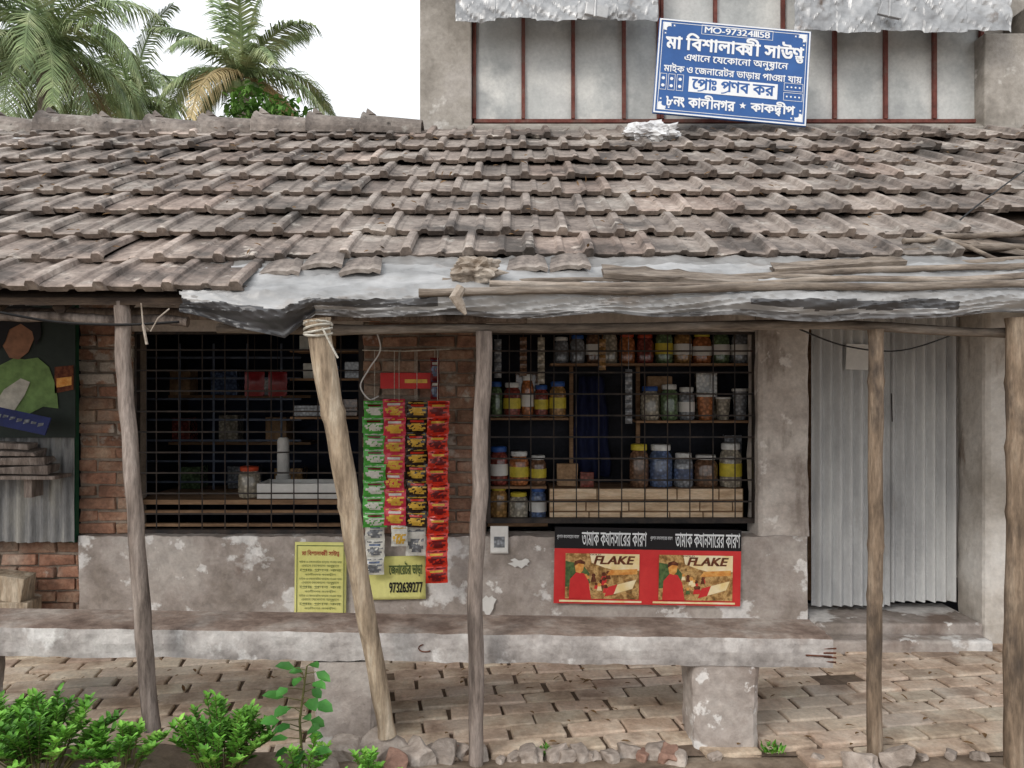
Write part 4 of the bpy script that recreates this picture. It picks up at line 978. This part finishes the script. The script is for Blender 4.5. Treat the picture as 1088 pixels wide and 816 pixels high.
o=obj('ground_litter',b,M['dryleaf']); o['kind']='stuff'; tag(o,'dry leaves and crumbs scattered over the brick paving','litter')

# ---------------------------------------------------------------- palms
def frond(b,p0,az,el,L_,droop,c,mi=0,lw=1.0):
    n=26; pts=[]; d=Vector((math.cos(az)*math.cos(el),math.sin(az)*math.cos(el),math.sin(el))); p=Vector(p0)
    tw=U(-.5,.5)
    for i in range(n+1):
        pts.append(p.copy()); p=p+d*(L_/n); d.z-=droop/n*(1+1.2*i/n); d.normalize()
    b.tube(pts[::2],[.035*(1-i/14) + .006 for i in range(len(pts[::2]))],4,mi,c*.9)
    for i in range(3,n*3):
        f=i/(n*3); k=f*n; a=pts[int(k)].lerp(pts[min(n,int(k)+1)],k-int(k)); t=(pts[min(n,int(k)+1)]-pts[int(k)]).normalized()
        s=t.cross(Vector((0,0,1))).normalized(); s=Matrix.Rotation(tw*f,3,t)@s
        ll=L_*.26*math.sin(min(1,f*1.0+.12)*math.pi*.93)**.6*U(.8,1.1)
        for sg_ in (-1,1):
            dd=(t*.65+s*sg_*.75+Vector((0,0,U(-.45,-.05)))).normalized(); w=.026*lw
            e=a+dd*ll*.55; e2=a+dd*ll+Vector((0,0,-ll*.35)); wv=t*w
            g=c*U(.7,1.3); b.add([a-wv*.5,a+wv*.5,e+wv*.6,e-wv*.6,e2],[(0,1,2,3),(3,2,4)],mi,g)
def palm(px,py,Y,n,L_,label,seed,dr=1.5):
    random.seed(seed)
    c=P(px,py,Y); t=thing('coconut_palm',label,'palm',(c.x,c.y,0))
    b=B(); pts=[Vector((c.x+.25*math.sin(i/12*2),c.y,c.z*i/12)) for i in range(13)]; off=c-pts[-1]; pts=[p+off*(i/12) for i,p in enumerate(pts)]
    b.tube(pts,[.2-.008*i+(.01 if i%2 else 0) for i in range(13)],10); obj('trunk',b,M['trunk'],t,smooth=True)
    b=B()
    for i in range(n):
        f=i/n; az=i*2.39996+U(-.2,.2); el=R(80-95*f**.9)+U(-.1,.1)
        frond(b,c+Vector((0,0,.1)),az,el,L_*U(.85,1.1),dr+1.0*f+U(-.3,.3),U(.75,1.25),1 if f>.8 and rnd()<.5 else 0)
    for i in range(7):
        an=i*.9; q=c+Vector((.22*math.cos(an),.22*math.sin(an),-.15)); b.lathe([(.03,-.12),(.1,-.06),(.11,.04),(.04,.12)],q.x,q.y,q.z,7,0)
    obj('crown',b,[M['palm'],M['palmdry']],t)
palm(45,62,15,28,2.9,'large coconut palm behind the left end of the roof',3)
palm(258,86,15.5,18,2.1,'smaller coconut palm standing right of the large one',5,.7)
palm(-60,20,19,22,3.2,'coconut palm at the far left edge, mostly outside the photo',9)
palm(140,115,19,20,2.6,'low coconut palm between the two nearer palms',12)
random.seed(21)
def bushfar(px0,px1,pyt,Y,n,label):
    x0,x1=PX(px0,Y),PX(px1,Y); zt_=PZ(pyt,Y); t=thing('broadleaf_tree',label,'tree',((x0+x1)/2,Y,0))
    b=B(); cx=(x0+x1)/2; b.tube([(cx,Y,0),(cx+.1,Y,zt_*.6),(cx,Y,zt_-.4)],[.14,.1,.04],8); obj('trunk',b,M['trunk'],t)
    b=B(); cl=[(U(x0,x1),Y+U(-.6,.6),zt_-U(.25,1.4)) for _ in range(16)]
    for i in range(n):
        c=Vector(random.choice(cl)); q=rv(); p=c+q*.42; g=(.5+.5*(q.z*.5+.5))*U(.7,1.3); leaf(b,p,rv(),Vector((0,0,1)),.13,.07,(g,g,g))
    obj('crown',b,M['bush'],t)
bushfar(258,350,106,12,4600,'bright green leafy treetop just above the ridge, under the smaller palm')
bushfar(-40,150,110,22,3500,'darker treetop behind the ridge at left under the large palm')

# ---------------------------------------------------------------- world, light, camera
w=bpy.data.worlds.new('World'); bpy.context.scene.world=w; w.use_nodes=True; nt=w.node_tree; N=nt.nodes; L=nt.links
bg=N['Background']; sk=N.new('ShaderNodeTexSky'); sk.sky_type='NISHITA'; sk.sun_disc=False; sk.sun_elevation=R(36); sk.sun_rotation=R(215); sk.dust_density=3
tcn=N.new('ShaderNodeTexCoord'); ns=N.new('ShaderNodeTexNoise'); ns.inputs['Scale'].default_value=3; ns.inputs['Detail'].default_value=6; L.new(tcn.outputs['Generated'],ns.inputs['Vector'])
cr=N.new('ShaderNodeValToRGB'); cr.color_ramp.elements[0].color=(7.9,8.2,8.5,1); cr.color_ramp.elements[1].color=(9.6,9.7,9.8,1); cr.color_ramp.elements[0].position=.35; cr.color_ramp.elements[1].position=.65
L.new(ns.outputs['Fac'],cr.inputs[0])
mx=N.new('ShaderNodeMix'); mx.data_type='RGBA'; mx.inputs['Factor'].default_value=.88
L.new(sk.outputs[0],mx.inputs['A']); L.new(cr.outputs[0],mx.inputs['B']); L.new(mx.outputs['Result'],bg.inputs['Color']); bg.inputs['Strength'].default_value=.15
sl=bpy.data.lights.new('sun','SUN'); sl.energy=1.5; sl.angle=R(20); sl.color=(1,.95,.89); so=bpy.data.objects.new('sun',sl); C.objects.link(so); so.rotation_euler=(R(57),0,R(-35)); so.location=(0,-5,10)
cam=bpy.data.cameras.new('camera'); co=bpy.data.objects.new('camera',cam); C.objects.link(co); co.location=(0,0,H); co.rotation_euler=(R(90),0,0)
cam.sensor_width=36; cam.lens=36*F/1088; cam.clip_end=2000; bpy.context.scene.camera=co
sc=bpy.context.scene; sc.view_settings.view_transform='Standard'; sc.view_settings.look='None'; sc.view_settings.exposure=0
